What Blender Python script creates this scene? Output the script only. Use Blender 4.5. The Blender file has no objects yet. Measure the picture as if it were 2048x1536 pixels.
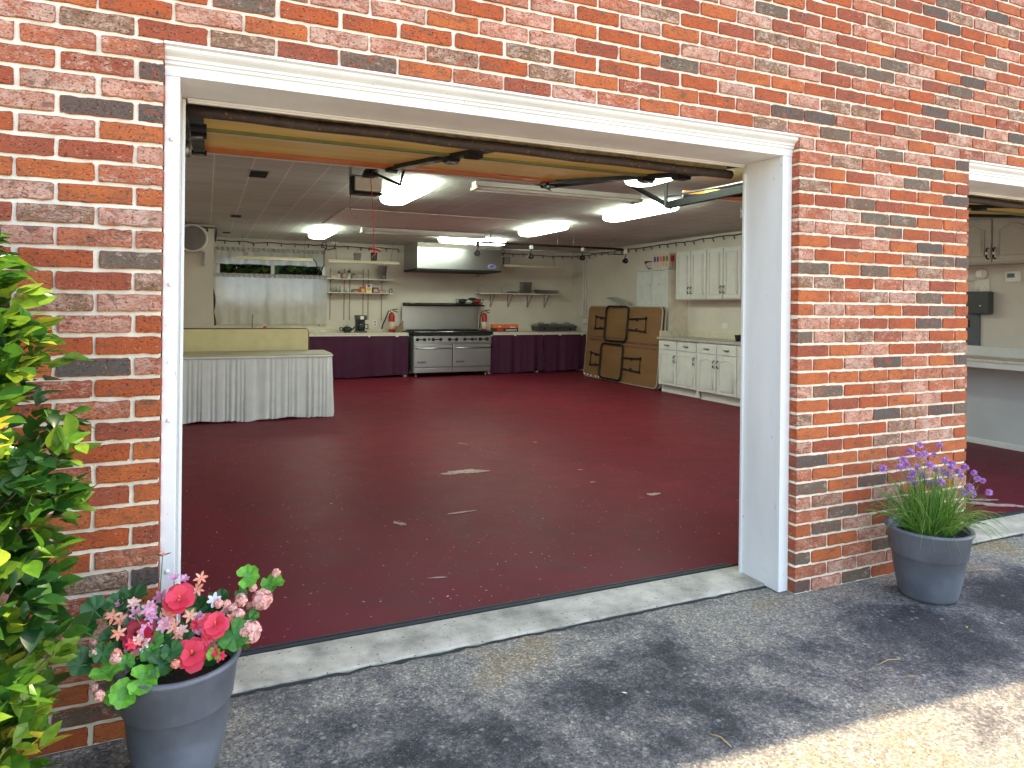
import bpy, bmesh, math, random
import numpy as np
from mathutils import Vector, Matrix
R = random.Random(11)
SC = bpy.context.scene
COL = SC.collection
pi = math.pi

# ------------------------------------------------------------------ camera (solved from the photo's brick courses)
F, YAW, ROLL, SY = 1377.44, 0.4179, 0.0110, 157.4
CAM = Vector((0.1317, -2.494, 1.3933))
_fw = Vector((math.sin(YAW), math.cos(YAW), 0)); _r = Vector((math.cos(YAW), -math.sin(YAW), 0)); _u = Vector((0, 0, 1))
RT = _r*math.cos(ROLL) + _u*math.sin(ROLL); UP = -_r*math.sin(ROLL) + _u*math.cos(ROLL)
cd = bpy.data.cameras.new('camera'); co = bpy.data.objects.new('camera', cd); COL.objects.link(co)
m3 = Matrix((RT, UP, -_fw)).transposed()
co.matrix_world = Matrix.Translation(CAM) @ m3.to_4x4()
cd.sensor_width = 36; cd.lens = 36*F/2048; cd.shift_y = -SY/2048; cd.clip_end = 500; cd.clip_start = 0.05
SC.camera = co

def at(u, v, X=None, Y=None, Z=None):
    """point where the photo pixel's line of sight meets a real plane of the building"""
    d = _fw + RT*((u-1024)/F) - UP*((v-768+SY)/F)
    t = (X-CAM.x)/d.x if X is not None else (Y-CAM.y)/d.y if Y is not None else (Z-CAM.z)/d.z
    return CAM + d*t

# ------------------------------------------------------------------ materials
def nt(name):
    m = bpy.data.materials.new(name); m.use_nodes = True
    n = m.node_tree; b = n.nodes['Principled BSDF']
    return m, n, b
def N(n, t, **k):
    o = n.nodes.new(t)
    for a, v in k.items(): setattr(o, a, v)
    return o
def L(n, a, b): n.links.new(a, b)
def coords(n, scale=(1, 1, 1), kind='Object'):
    t = N(n, 'ShaderNodeTexCoord'); mp = N(n, 'ShaderNodeMapping'); mp.inputs['Scale'].default_value = scale
    L(n, t.outputs[kind], mp.inputs['Vector']); return mp.outputs['Vector']
def noise(n, vec, scale, detail=4, rough=.55, dist=0):
    o = N(n, 'ShaderNodeTexNoise'); o.inputs['Scale'].default_value = scale; o.inputs['Detail'].default_value = detail
    o.inputs['Roughness'].default_value = rough; o.inputs['Distortion'].default_value = dist
    L(n, vec, o.inputs['Vector']); return o.outputs['Fac']
def ramp(n, fac, stops, interp='LINEAR'):
    o = N(n, 'ShaderNodeValToRGB'); c = o.color_ramp; c.interpolation = interp
    while len(c.elements) < len(stops): c.elements.new(.5)
    for e, (p, col) in zip(c.elements, stops):
        e.position = p; e.color = (col, col, col, 1) if isinstance(col, (int, float)) else (*col, 1)
    L(n, fac, o.inputs['Fac']); return o.outputs['Color']
def mix(n, fac, a, b, mode='MIX'):
    o = N(n, 'ShaderNodeMix', data_type='RGBA', blend_type=mode)
    for s, v in ((0, fac), (6, a), (7, b)):
        if isinstance(v, (int, float)): o.inputs[s].default_value = v
        elif isinstance(v, tuple): o.inputs[s].default_value = (*v, 1)
        else: L(n, v, o.inputs[s])
    return o.outputs[2]
def math_(n, op, a, b=None, clamp=False):
    o = N(n, 'ShaderNodeMath', operation=op, use_clamp=clamp)
    for i, v in enumerate((a, b)):
        if v is None: continue
        if isinstance(v, (int, float)): o.inputs[i].default_value = v
        else: L(n, v, o.inputs[i])
    return o.outputs[0]
def bump(n, b, h, strength=.3, dist=.01):
    o = N(n, 'ShaderNodeBump'); o.inputs['Strength'].default_value = strength; o.inputs['Distance'].default_value = dist
    L(n, h, o.inputs['Height']); L(n, o.outputs['Normal'], b.inputs['Normal'])
MATS = {}
def P(name, col, rough=.5, metal=0, var=.10, scale=7, bmp=0, bscale=60, aniso=None, trans=0, spec=None, speck=None):
    if name in MATS: return MATS[name]
    m, n, b = nt(name)
    v = coords(n, aniso or (1, 1, 1)); f = noise(n, v, scale, 5, .6)
    lo = tuple(c*(1-var*1.6) for c in col); hi = tuple(min(1, c*(1+var*1.2)) for c in col)
    c = ramp(n, f, [(.3, lo), (.7, hi)])
    if speck:
        s = noise(n, v, speck[1], 2, .5); c = mix(n, ramp(n, s, [(speck[2], 0), (speck[2]+.05, 1)]), c, speck[0])
    L(n, c, b.inputs['Base Color'])
    b.inputs['Metallic'].default_value = metal
    rv = .02 if metal > .5 else .2; rr = ramp(n, f, [(.3, max(.02, rough*(1-rv))), (.7, min(1, rough*(1+rv)))]); L(n, rr, b.inputs['Roughness'])
    if spec is not None: b.inputs['Specular IOR Level'].default_value = spec
    if bmp: bump(n, b, noise(n, v, bscale, 4), bmp, .004)
    if trans:
        t = N(n, 'ShaderNodeBsdfTranslucent'); L(n, c, t.inputs['Color'])
        mx = N(n, 'ShaderNodeMixShader'); mx.inputs[0].default_value = trans
        L(n, b.outputs[0], mx.inputs[1]); L(n, t.outputs[0], mx.inputs[2]); L(n, mx.outputs[0], n.nodes['Material Output'].inputs[0])
    MATS[name] = m; return m

def brick_mat():
    m, n, b = nt('brick')
    a = N(n, 'ShaderNodeAttribute', attribute_name='bk'); sx = N(n, 'ShaderNodeSeparateColor'); L(n, a.outputs['Color'], sx.inputs[0])
    r, g, bl = sx.outputs
    t = N(n, 'ShaderNodeTexCoord')
    off = N(n, 'ShaderNodeCombineXYZ'); L(n, math_(n, 'MULTIPLY', g, 37.), off.inputs[0]); L(n, math_(n, 'MULTIPLY', bl, 53.), off.inputs[2])
    ad = N(n, 'ShaderNodeVectorMath', operation='ADD'); L(n, t.outputs['Object'], ad.inputs[0]); L(n, off.outputs[0], ad.inputs[1])
    mp = N(n, 'ShaderNodeMapping'); mp.inputs['Scale'].default_value = (1, 1, 1.7); L(n, ad.outputs[0], mp.inputs['Vector']); v = mp.outputs['Vector']
    base = ramp(n, r, [(0, (.47, .090, .020)), (.17, (.54, .130, .032)), (.33, (.36, .075, .030)), (.44, (.48, .130, .054)), (.59, (.47, .140, .070)),
                       (.76, (.155, .112, .074)), (.85, (.105, .082, .064)), (.91, (.25, .125, .062))], 'CONSTANT')
    amt = ramp(n, r, [(0, .06), (.30, .30), (.42, .56), (.58, .82), (.76, .40), (.85, .12), (.91, .66)], 'CONSTANT')
    n1 = noise(n, v, 46, 8, .72, .9); n2 = noise(n, v, 13, 3, .5); n3 = noise(n, v, 120, 4, .7, .4)
    s = math_(n, 'ADD', math_(n, 'MULTIPLY', n1, .6), math_(n, 'MULTIPLY', n2, .30)); s = math_(n, 'ADD', s, math_(n, 'MULTIPLY', n3, .22))
    s = math_(n, 'ADD', s, math_(n, 'MULTIPLY', amt, .26))
    smear = ramp(n, s, [(.70, 0), (.80, .75), (.92, 1.)])
    sc = mix(n, bl, (.72, .38, .27), (.68, .48, .37))
    c = mix(n, smear, base, sc)
    patch = ramp(n, noise(n, v, 22, 5, .65, .8), [(.55, 0), (.63, .75)])
    c = mix(n, patch, c, mix(n, ramp(n, g, [(.45, 0), (.55, 1)]), (.40, .075, .026), (.14, .09, .06)))
    c = mix(n, ramp(n, noise(n, v, 7, 2), [(.35, .35), (.6, 0.)]), c, (.16, .05, .03))
    ed = math_(n, 'MULTIPLY', a.outputs['Alpha'], ramp(n, noise(n, v, 40, 4, .7), [(.38, 0), (.52, 1)]))
    c = mix(n, math_(n, 'MULTIPLY', ed, .85), c, (.36, .062, .022))
    pit = ramp(n, noise(n, v, 105, 3, .62, .3), [(.34, 1), (.40, 0)])
    c = mix(n, math_(n, 'MULTIPLY', pit, .85), c, (.045, .026, .02))
    fl = ramp(n, noise(n, v, 170, 2, .5), [(.69, 0), (.73, .8)]); c = mix(n, fl, c, (.70, .58, .48))
    L(n, c, b.inputs['Base Color']); b.inputs['Roughness'].default_value = .88
    h = math_(n, 'SUBTRACT', n1, math_(n, 'MULTIPLY', pit, .6)); bump(n, b, h, 1., .006)
    return m
BRICK = brick_mat()

def ground_mat():
    m, n, b = nt('stained_concrete')
    v = coords(n)
    big = noise(n, v, 1.25, 8, .70, .5); mid = noise(n, v, 6, 8, .75, .3); fine = noise(n, v, 120, 3, .6); grit = noise(n, v, 45, 4, .7)
    s = math_(n, 'ADD', math_(n, 'MULTIPLY', big, 1.1), math_(n, 'MULTIPLY', mid, .55))
    s = math_(n, 'ADD', s, math_(n, 'MULTIPLY', grit, .35))
    sy = N(n, 'ShaderNodeSeparateXYZ'); L(n, v, sy.inputs[0])
    # dark stains along the doors; past the shadow edge a sunlit tan is painted in
    band = ramp(n, math_(n, 'ADD', math_(n, 'MULTIPLY', sy.outputs['Y'], .5), 1.), [(.0, .9), (.45, .8), (.56, .6), (.64, .12), (.80, .0), (.90, .22), (.96, .55), (1., .6)])
    s = math_(n, 'ADD', s, math_(n, 'MULTIPLY', band, .34))
    c = ramp(n, math_(n, 'SUBTRACT', s, .6), [(.30, (.020, .020, .022)), (.40, (.048, .048, .050)), (.50, (.125, .112, .104)), (.62, (.26, .235, .19)), (.88, (.265, .182, .085))])
    vo = N(n, 'ShaderNodeTexVoronoi'); vo.inputs['Scale'].default_value = 135; L(n, v, vo.inputs['Vector']); vs2 = N(n, 'ShaderNodeSeparateColor'); L(n, vo.outputs['Color'], vs2.inputs[0])
    c = mix(n, 1., c, ramp(n, vs2.outputs[0], [(0, .55), (.5, .92), (.85, 1.2), (1., 2.0)]), 'MULTIPLY')
    vo2 = N(n, 'ShaderNodeTexVoronoi'); vo2.inputs['Scale'].default_value = 38; L(n, v, vo2.inputs['Vector']); vs3 = N(n, 'ShaderNodeSeparateColor'); L(n, vo2.outputs['Color'], vs3.inputs[0])
    c = mix(n, math_(n, 'MULTIPLY', ramp(n, vs3.outputs[1], [(.90, 0), (.94, .6)]), ramp(n, vo2.outputs['Distance'], [(.15, 1), (.45, 0)])), c, (.36, .35, .32))
    c = mix(n, ramp(n, fine, [(.62, 0), (.68, .6)]), c, (.36, .35, .32))
    c = mix(n, ramp(n, noise(n, v, 75, 3, .6), [(.34, .75), (.42, 0)]), c, (.02, .02, .021))
    L(n, c, b.inputs['Base Color']); b.inputs['Roughness'].default_value = .82
    bump(n, b, math_(n, 'ADD', math_(n, 'MULTIPLY', fine, .6), grit), 1., .006)
    return m
def floor_mat():
    m, n, b = nt('maroon_floor_paint')
    v = coords(n)
    big = noise(n, v, .7, 5, .6); mid = noise(n, v, 4, 6, .65)
    c = ramp(n, math_(n, 'ADD', math_(n, 'MULTIPLY', big, .6), math_(n, 'MULTIPLY', mid, .4)), [(.30, (.125, .014, .024)), (.68, (.185, .020, .034))])
    c = mix(n, ramp(n, noise(n, v, 2.2, 4, .6), [(.45, 0), (.75, .35)]), c, (.060, .016, .018))
    scv = coords(n, (1.0, 4.5, 1)); sc = noise(n, scv, 13, 6, .7, .4); msk = ramp(n, noise(n, v, 1.6, 3), [(.50, 0), (.64, 1)])
    scr = math_(n, 'MULTIPLY', ramp(n, sc, [(.655, 0), (.70, .8)]), msk)
    c = mix(n, scr, c, (.42, .34, .33))
    dots = ramp(n, noise(n, v, 42, 2, .5), [(.715, 0), (.735, .9)])
    c = mix(n, dots, c, (.50, .46, .42))
    L(n, c, b.inputs['Base Color'])
    L(n, ramp(n, mid, [(.3, .40), (.7, .50)]), b.inputs['Roughness']); b.inputs['Specular IOR Level'].default_value = .055
    bump(n, b, noise(n, v, 9, 4), .08, .01)
    return m
def tile_mat():
    m, n, b = nt('ceiling_tile')
    v = coords(n); t = N(n, 'ShaderNodeTexBrick', offset=0., squash=1.)
    t.inputs['Scale'].default_value = 1; t.inputs['Brick Width'].default_value = .305; t.inputs['Row Height'].default_value = .305
    t.inputs['Mortar Size'].default_value = .0055; t.inputs['Mortar Smooth'].default_value = .2
    t.inputs['Color1'].default_value = (.57, .585, .55, 1); t.inputs['Color2'].default_value = (.50, .51, .48, 1); t.inputs['Mortar'].default_value = (.82, .78, .74, 1)
    L(n, v, t.inputs['Vector'])
    st = ramp(n, noise(n, v, .8, 4), [(.35, .84), (.65, 1.)])
    L(n, mix(n, 1., t.outputs['Color'], st, 'MULTIPLY'), b.inputs['Base Color']); b.inputs['Roughness'].default_value = .8
    bump(n, b, t.outputs['Fac'], .5, .004)
    return m
def leaf_mat(name, stops, rough=.32, tr=.3):
    m, n, b = nt(name)
    a = N(n, 'ShaderNodeAttribute', attribute_name='lc'); sx = N(n, 'ShaderNodeSeparateColor'); L(n, a.outputs['Color'], sx.inputs[0])
    c = ramp(n, sx.outputs[0], stops)
    c = mix(n, ramp(n, noise(n, coords(n), 60, 3), [(.4, 0), (.7, .35)]), c, tuple(x*.55 for x in stops[0][1]))
    L(n, c, b.inputs['Base Color']); b.inputs['Roughness'].default_value = rough
    t = N(n, 'ShaderNodeBsdfTranslucent'); L(n, c, t.inputs['Color'])
    mx = N(n, 'ShaderNodeMixShader'); mx.inputs[0].default_value = tr
    L(n, b.outputs[0], mx.inputs[1]); L(n, t.outputs[0], mx.inputs[2]); L(n, mx.outputs[0], n.nodes['Material Output'].inputs[0])
    return m
def petal_mat(name, c0, c1):
    m, n, b = nt(name)
    a = N(n, 'ShaderNodeAttribute', attribute_name='lc'); sx = N(n, 'ShaderNodeSeparateColor'); L(n, a.outputs['Color'], sx.inputs[0])
    c = mix(n, sx.outputs[0], c0, c1); L(n, c, b.inputs['Base Color']); b.inputs['Roughness'].default_value = .6
    t = N(n, 'ShaderNodeBsdfTranslucent'); L(n, c, t.inputs['Color'])
    mx = N(n, 'ShaderNodeMixShader'); mx.inputs[0].default_value = .3
    L(n, b.outputs[0], mx.inputs[1]); L(n, t.outputs[0], mx.inputs[2]); L(n, mx.outputs[0], n.nodes['Material Output'].inputs[0])
    return m
def emis(name, col, s):
    m, n, b = nt(name); b.inputs['Base Color'].default_value = (.8, .85, .8, 1); b.inputs['Emission Color'].default_value = (*col, 1); b.inputs['Emission Strength'].default_value = s
    b.inputs['Roughness'].default_value = .35; return m

MORTAR = P('mortar', (.84, .75, .59), .95, var=.13, scale=14, bmp=.6, bscale=180)
TRIM = P('white_trim_paint', (.78, .77, .75), .45, var=.05, scale=4, bmp=.12, bscale=25, aniso=(1, 1, .3), speck=((.50, .43, .35), 60, .725))
WALL = P('cream_wall_paint', (.64, .58, .52), .75, var=.05, scale=1.6, bmp=.08, bscale=60)
GREYWALL = P('grey_white_wall_paint', (.60, .57, .54), .75, var=.06, scale=1.4)
GROUND = ground_mat(); FLOOR = floor_mat(); TILE = tile_mat()
APRON = P('pale_concrete', (.49, .44, .35), .85, var=.34, scale=5, bmp=.6, bscale=90, speck=((.10, .09, .08), 70, .66))
BLACK = P('black_metal', (.009, .010, .011), .55, 0, spec=.3, var=.2)
RUBBER = P('dark_rubber', (.022, .022, .026), .7, var=.3, scale=25, bmp=.4, speck=((.30, .11, .03), 38, .62))
RUBBER2 = P('dark_rubber_strip', (.020, .021, .026), .6, var=.3, scale=12, bmp=.3)
RUST = P('rusty_bar', (.055, .038, .033), .65, .2, var=.3, scale=20, bmp=.5, speck=((.36, .13, .035), 75, .66))
STEEL = P('brushed_steel', (.37, .37, .38), .29, 1., var=.02, scale=3)
STEELD = P('dull_steel', (.30, .30, .31), .38, .9, var=.15, scale=6)
GALV = P('galvanised_steel', (.33, .35, .35), .45, .8, var=.2, scale=12)
TAN = P('tan_door_panel', (.95, .64, .17), .6, var=.12, scale=2.2, aniso=(.4, 2, 1))
ORANGE = P('orange_wood_edge', (.80, .22, .02), .55, var=.15, scale=9)
OLIVE = P('olive_door_seam', (.22, .24, .08), .6)
CREAM = P('cream_board', (.72, .62, .36), .55, var=.05)
CLOTH = P('white_table_cloth', (.66, .66, .69), .85, var=.05, bmp=.15, bscale=300)
CLOTHTOP = P('cloth_top', (.42, .37, .26), .55, var=.08)
MAROON = P('maroon_cloth', (.060, .006, .033), .85, var=.15, scale=4, bmp=.15, bscale=200)
SHEER = P('sheer_curtain_cloth', (.80, .78, .74), .9, var=.05, trans=.6)
CABW = P('white_cabinet_paint', (.66, .65, .64), .42, var=.05)
CABT = P('taupe_cabinet_paint', (.46, .41, .36), .5, var=.06)
LAMI = P('counter_laminate', (.62, .56, .45), .45, var=.12, scale=18)
LAMIG = P('grey_counter_laminate', (.42, .38, .35), .4, var=.18, scale=22)
MDF = P('brown_hardboard', (.20, .096, .036), .68, var=.14, scale=3.5, aniso=(1, .5, 2.2), speck=((.14, .06, .03), 18, .66))
LOCK = P('grey_locker_paint', (.50, .51, .50), .5, var=.07)
DKGREY = P('dark_grey_plastic', (.055, .058, .062), .5, var=.12)
POT = P('grey_planter_plastic', (.125, .132, .155), .45, var=.22, scale=5, bmp=.1, bscale=35)
SOIL = P('potting_soil', (.03, .02, .013), .95, var=.4, scale=40, bmp=1, bscale=60)
RED = P('red_paint', (.42, .012, .018), .3, var=.08)
REDP = P('red_plastic', (.62, .02, .025), .4, var=.08)
ROPE = P('red_rope', (.75, .10, .09), .8)
WHITE = P('white_plastic', (.74, .72, .68), .4, var=.05)
LENS = P('milky_lens', (.82, .75, .64), .35, var=.1)
GREYB = P('grey_box_paint', (.15, .14, .13), .6)
CORD = P('black_cord', (.012, .012, .014), .5)
GLASSJ = None
def glass():
    m, n, b = nt('clear_glass'); b.inputs['Base Color'].default_value = (.95, .97, .95, 1); b.inputs['Roughness'].default_value = .04
    b.inputs['Transmission Weight'].default_value = 1; b.inputs['IOR'].default_value = 1.2; return m
GLASS = glass()
LAMP = emis('lit_diffuser', (.82, 1.0, .92), 4.3)
BARK = P('bark', (.10, .07, .045), .9, var=.3, scale=20)
GREEN = P('green_stem', (.07, .16, .03), .6)
HEDGE = leaf_mat('hedge_leaf', [(0, (.010, .045, .014)), (.3, (.03, .11, .018)), (.55, (.09, .23, .022)), (.80, (.27, .40, .04)), (1, (.80, .66, .07))], .3, .38)
GERAN = leaf_mat('geranium_leaf', [(0, (.012, .075, .022)), (.45, (.045, .20, .03)), (1, (.17, .50, .035))], .5, .25)
CHIVE = leaf_mat('chive_blade', [(0, (.045, .17, .025)), (.6, (.15, .36, .04)), (1, (.38, .48, .12))], .5, .25)
PURPLE = petal_mat('purple_petal', (.40, .15, .50), (.72, .45, .78))
PEACH = petal_mat('peach_petal', (.80, .22, .12), (.86, .46, .34))
PALE = petal_mat('pale_pink_petal', (.80, .36, .30), (.88, .62, .55))
PINK = petal_mat('pink_petal', (.62, .16, .36), (.82, .48, .64))
CORAL = petal_mat('coral_petal', (.62, .015, .05), (.86, .07, .12))
CRIM = petal_mat('crimson_petal', (.25, .004, .02), (.55, .012, .05))
WPET = petal_mat('white_petal', (.66, .60, .74), (.84, .80, .88))
PAINT = {k: P('print_'+k, c, .5, var=.1) for k, c in dict(orange=(.75, .13, .03), yellow=(.75, .52, .05), blue=(.03, .06, .40), white=(.75, .73, .68), purple=(.22, .03, .22),
         black=(.02, .02, .022), brown=(.16, .08, .045), tan=(.42, .27, .12), green=(.05, .20, .10), beige=(.60, .48, .38), red=(.55, .04, .03), sky=(.08, .16, .55)).items()}

# ------------------------------------------------------------------ mesh building
class MB:
    def __init__(s): s.bm = bmesh.new(); s.col = None
    def box(s, x0, x1, y0, y1, z0, z1, bev=.0, M=None, mi=0):
        vs = [s.bm.verts.new((x, y, z)) for x in (x0, x1) for y in (y0, y1) for z in (z0, z1)]
        fs = [s.bm.faces.new([vs[i] for i in q]) for q in ((0, 1, 3, 2), (4, 6, 7, 5), (0, 4, 5, 1), (2, 3, 7, 6), (0, 2, 6, 4), (1, 5, 7, 3))]
        for f in fs: f.material_index = mi
        if bev > 0:
            es = list({e for f in fs for e in f.edges})
            r = bmesh.ops.bevel(s.bm, geom=es, offset=bev, segments=2, profile=.6, affect='EDGES')
            for f in r['faces']: f.material_index = mi
            if M:
                seen = set(v for v in r['verts']) | {v for v in vs if v.is_valid}
                for f in r['faces']: seen |= set(f.verts)
                for v in seen: v.co = M @ v.co
        elif M:
            for v in vs: v.co = M @ v.co
        return s
    def quadbox(s, pts, mi=0):   # 8 points: bottom 4 (ccw) then top 4
        v = [s.bm.verts.new(p) for p in pts]
        for q in ((3, 2, 1, 0), (4, 5, 6, 7), (0, 1, 5, 4), (1, 2, 6, 5), (2, 3, 7, 6), (3, 0, 4, 7)):
            f = s.bm.faces.new([v[i] for i in q]); f.material_index = mi
        return s
    def tube(s, pts, r, n=8, mi=0, r1=None, closed=False):
        pts = [Vector(p) for p in pts]; rings = []; prev = None; K = len(pts)
        for i, p in enumerate(pts):
            if closed: t = pts[(i+1) % K]-pts[i-1]
            else: t = (pts[min(i+1, K-1)]-pts[max(i-1, 0)])
            t.normalize()
            if prev is None: a = t.orthogonal().normalized()
            else:
                a = prev - t*prev.dot(t)
                a = a.normalized() if a.length > 1e-6 else t.orthogonal().normalized()
            prev = a; b = t.cross(a); rr = r if r1 is None else r+(r1-r)*i/max(1, K-1)
            rings.append([s.bm.verts.new(p+(a*math.cos(2*pi*j/n)+b*math.sin(2*pi*j/n))*rr) for j in range(n)])
        for i in range(K if closed else K-1):
            A, B = rings[i], rings[(i+1) % K]
            for j in range(n):
                f = s.bm.faces.new((A[j], A[(j+1) % n], B[(j+1) % n], B[j])); f.smooth = True; f.material_index = mi
        if not closed:
            for ring, rev in ((rings[0], True), (rings[-1], False)):
                f = s.bm.faces.new(list(reversed(ring)) if rev else ring); f.material_index = mi
        return s
    def lathe(s, prof, o=(0, 0, 0), axis='Z', n=24, mi=0, smooth=True):
        o = Vector(o); rings = []
        Q = {'Z': lambda x, y, z: Vector((x, y, z)), 'Y': lambda x, y, z: Vector((x, z, y)), 'X': lambda x, y, z: Vector((z, x, y))}[axis]
        for (r, z) in prof:
            rings.append([s.bm.verts.new(o+Q(r*math.cos(2*pi*j/n), r*math.sin(2*pi*j/n), z)) for j in range(n)] if r > 1e-6 else [s.bm.verts.new(o+Q(0, 0, z))])
        for A, B in zip(rings, rings[1:]):
            for j in range(n):
                q = [A[j % len(A)], A[(j+1) % len(A)], B[(j+1) % len(B)], B[j % len(B)]]
                u = []
                for v in q:
                    if v not in u: u.append(v)
                if len(u) > 2:
                    f = s.bm.faces.new(u); f.smooth = smooth; f.material_index = mi
        for ring in (rings[0], rings[-1]):
            if len(ring) > 2:
                try: s.bm.faces.new(ring).material_index = mi
                except ValueError: pass
        return s
    def prism(s, poly, d, frame, mi=0):
        """poly: list of (a,b); frame: origin, A, B, D vectors; extruded d along D"""
        o, A, B, D = map(Vector, frame)
        lo = [s.bm.verts.new(o+A*a+B*b) for a, b in poly]; hi = [s.bm.verts.new(o+A*a+B*b+D*d) for a, b in poly]
        s.bm.faces.new(lo).material_index = mi; s.bm.faces.new(list(reversed(hi))).material_index = mi
        k = len(poly)
        for i in range(k): s.bm.faces.new((lo[i], hi[i], hi[(i+1) % k], lo[(i+1) % k])).material_index = mi
        return s
    def grid(s, fn, nu, nv, mi=0, smooth=True):
        V = [[s.bm.verts.new(fn(i/nu, j/nv)) for j in range(nv+1)] for i in range(nu+1)]
        for i in range(nu):
            for j in range(nv):
                f = s.bm.faces.new((V[i][j], V[i+1][j], V[i+1][j+1], V[i][j+1])); f.smooth = smooth; f.material_index = mi
        return s
    def leaf(s, o, d, up, ln, w, c, curl=.15, fold=.12, prof=(.0, .75, 1., .72, .0)):
        """one leaf: midrib along d, two halves, coloured by c"""
        if s.col is None: s.col = s.bm.loops.layers.float_color.new('lc')
        o = Vector(o); d = Vector(d).normalized(); sd = d.cross(Vector(up))
        if sd.length < 1e-4: sd = d.orthogonal()
        sd.normalize(); nn = sd.cross(d).normalized(); K = len(prof)-1
        mid = []; le = []; ri = []
        for i, p in enumerate(prof):
            t = i/K; q = o+d*(ln*t)-nn*(curl*ln*t*t)
            mid.append(s.bm.verts.new(q))
            le.append(s.bm.verts.new(q+sd*(w*.5*p)+nn*(fold*w*p)) if p > 0 else None)
            ri.append(s.bm.verts.new(q-sd*(w*.5*p)+nn*(fold*w*p)) if p > 0 else None)
        for i in range(K):
            for S, rev in ((le, False), (ri, True)):
                q = [mid[i], mid[i+1], S[i+1], S[i]]; q = [v for v in q if v is not None]
                if len(q) < 3: continue
                if rev: q.reverse()
                f = s.bm.faces.new(q); f.smooth = True
                for l in f.loops: l[s.col] = (c, c, c, 1)
        return s
    def build(s, name, mats, parent=None, loc=None, smooth=None):
        if not isinstance(mats, (list, tuple)): mats = [mats]
        off = Vector(loc) if loc is not None else Vector()
        if parent is not None:
            p = parent
            while p: off += p.location; p = p.parent
        me = bpy.data.meshes.new(name)
        bmesh.ops.recalc_face_normals(s.bm, faces=s.bm.faces[:]) if s.col is None else None
        s.bm.to_mesh(me); s.bm.free()
        me.transform(Matrix.Translation(-off))
        for m in mats: me.materials.append(m)
        if smooth: me.polygons.foreach_set('use_smooth', [True]*len(me.polygons))
        o = bpy.data.objects.new(name, me); COL.objects.link(o)
        if parent is not None: o.parent = parent
        elif loc is not None: o.location = loc
        return o
def tag(o, label=None, cat=None, group=None, kind=None):
    for k, v in (('label', label), ('category', cat), ('group', group), ('kind', kind)):
        if v: o[k] = v
    return o
def thing(name, label, cat, loc, group=None):
    o = bpy.data.objects.new(name, None); COL.objects.link(o); o.location = loc; o.empty_display_size = .1
    return tag(o, label, cat, group)
def dup(o, loc, label=None, parent=None, rz=None):
    c = o.copy(); COL.objects.link(c); c.parent = parent
    if parent is None:
        c.location = loc
        if label: c['label'] = label
        if rz is not None: c.rotation_euler.z = rz
    for ch in list(o.children): dup(ch, None, None, c)
    return c
def struct(mb, name, mats): return tag(mb.build(name, mats), kind='structure')
def text(name, s, size, mat, parent, loc, rot=(pi/2, 0, 0), ext=.001):
    cu = bpy.data.curves.new('t', 'FONT'); cu.body = s; cu.size = size; cu.extrude = ext; cu.align_x = 'CENTER'; cu.align_y = 'CENTER'
    ob = bpy.data.objects.new('t', cu); COL.objects.link(ob)
    me = bpy.data.meshes.new_from_object(ob.evaluated_get(bpy.context.evaluated_depsgraph_get()))
    bpy.data.objects.remove(ob)
    off = Vector(); p = parent
    while p: off += p.location; p = p.parent
    from mathutils import Euler
    me.transform(Matrix.Translation(Vector(loc)-off) @ Euler(rot).to_matrix().to_4x4())
    me.materials.clear(); me.materials.append(mat); me.name = name
    o = bpy.data.objects.new(name, me); COL.objects.link(o); o.parent = parent
    return o

# ------------------------------------------------------------------ dimensions
H = .0677; TOP = 33*H; BL = .2125; W = 2.761; PX = 4.038; DX = PX; XR = 7.6; YB = 11.02; ZC = 2.57; WTOP = 4.6

# ground and floors
g = MB()
def gz(x, y): return 0.
g.box(-40, 40, -40, .135, -.3, 0.); struct(g, 'driveway', GROUND)
struct(MB().box(-40, 40, .135, 45, -.5, -.12), 'back_yard_ground', P('lawn_soil', (.06, .09, .03), .95, var=.4, scale=3))
a = MB()
for x0 in (0, DX): a.box(x0+.0, x0+W+.02, .14, .385, -.1, .012, .006)
struct(a, 'threshold_path', APRON)
f = MB().box(-.6, XR+.1, .43, YB+.1, -.1, .0); fl = struct(f, 'floor', FLOOR)
s = MB()
for x0 in (0, DX):
    s.box(x0+.03, x0+W-.03, .388, .43, -.05, .006); s.box(x0+.03, x0+W-.03, .392, .405, .006, .016, .004); s.box(x0+.03, x0+W-.03, .43, .445, .001, .009, .003)
struct(s, 'floor_seal_strip', RUBBER2)
for x0 in (0, DX):
    ck = MB(); rk = random.Random(int(x0)+2); pts = []
    k = 70; up_ = []; dn_ = []
    for i in range(k+1):
        x = x0+.0+(W+.02)*i/k; c_ = .128+rk.gauss(0, .004); h_ = abs(rk.gauss(.006, .003))+.002; up_.append((x, min(.138, c_+h_))); dn_.append((x, c_-h_))
    ck.prism(dn_+up_[::-1], .001, ((0, 0, .0022), (1, 0, 0), (0, 1, 0), (0, 0, 1))); struct(ck, 'driveway_crack', P('crack_dirt', (.03, .028, .025), .95, var=.3))
def blot(cx, cy, rx, ry, rot, seed, n=36):
    rr = random.Random(seed); ph = [rr.uniform(0, 6.3) for _ in range(5)]; pts = []
    for i in range(n):
        t = 2*pi*i/n; k = 1+.22*math.sin(2*t+ph[0])+.16*math.sin(3*t+ph[1])+.12*math.sin(5*t+ph[2])+.08*math.sin(9*t+ph[3])
        x, y = rx*k*math.cos(t), ry*k*math.sin(t); pts.append((cx+x*math.cos(rot)-y*math.sin(rot), cy+x*math.sin(rot)+y*math.cos(rot)))
    return pts
BARE = P('bare_concrete_chip', (.42, .31, .27), .75, var=.2, scale=20, speck=((.16, .05, .05), 30, .62))
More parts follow.
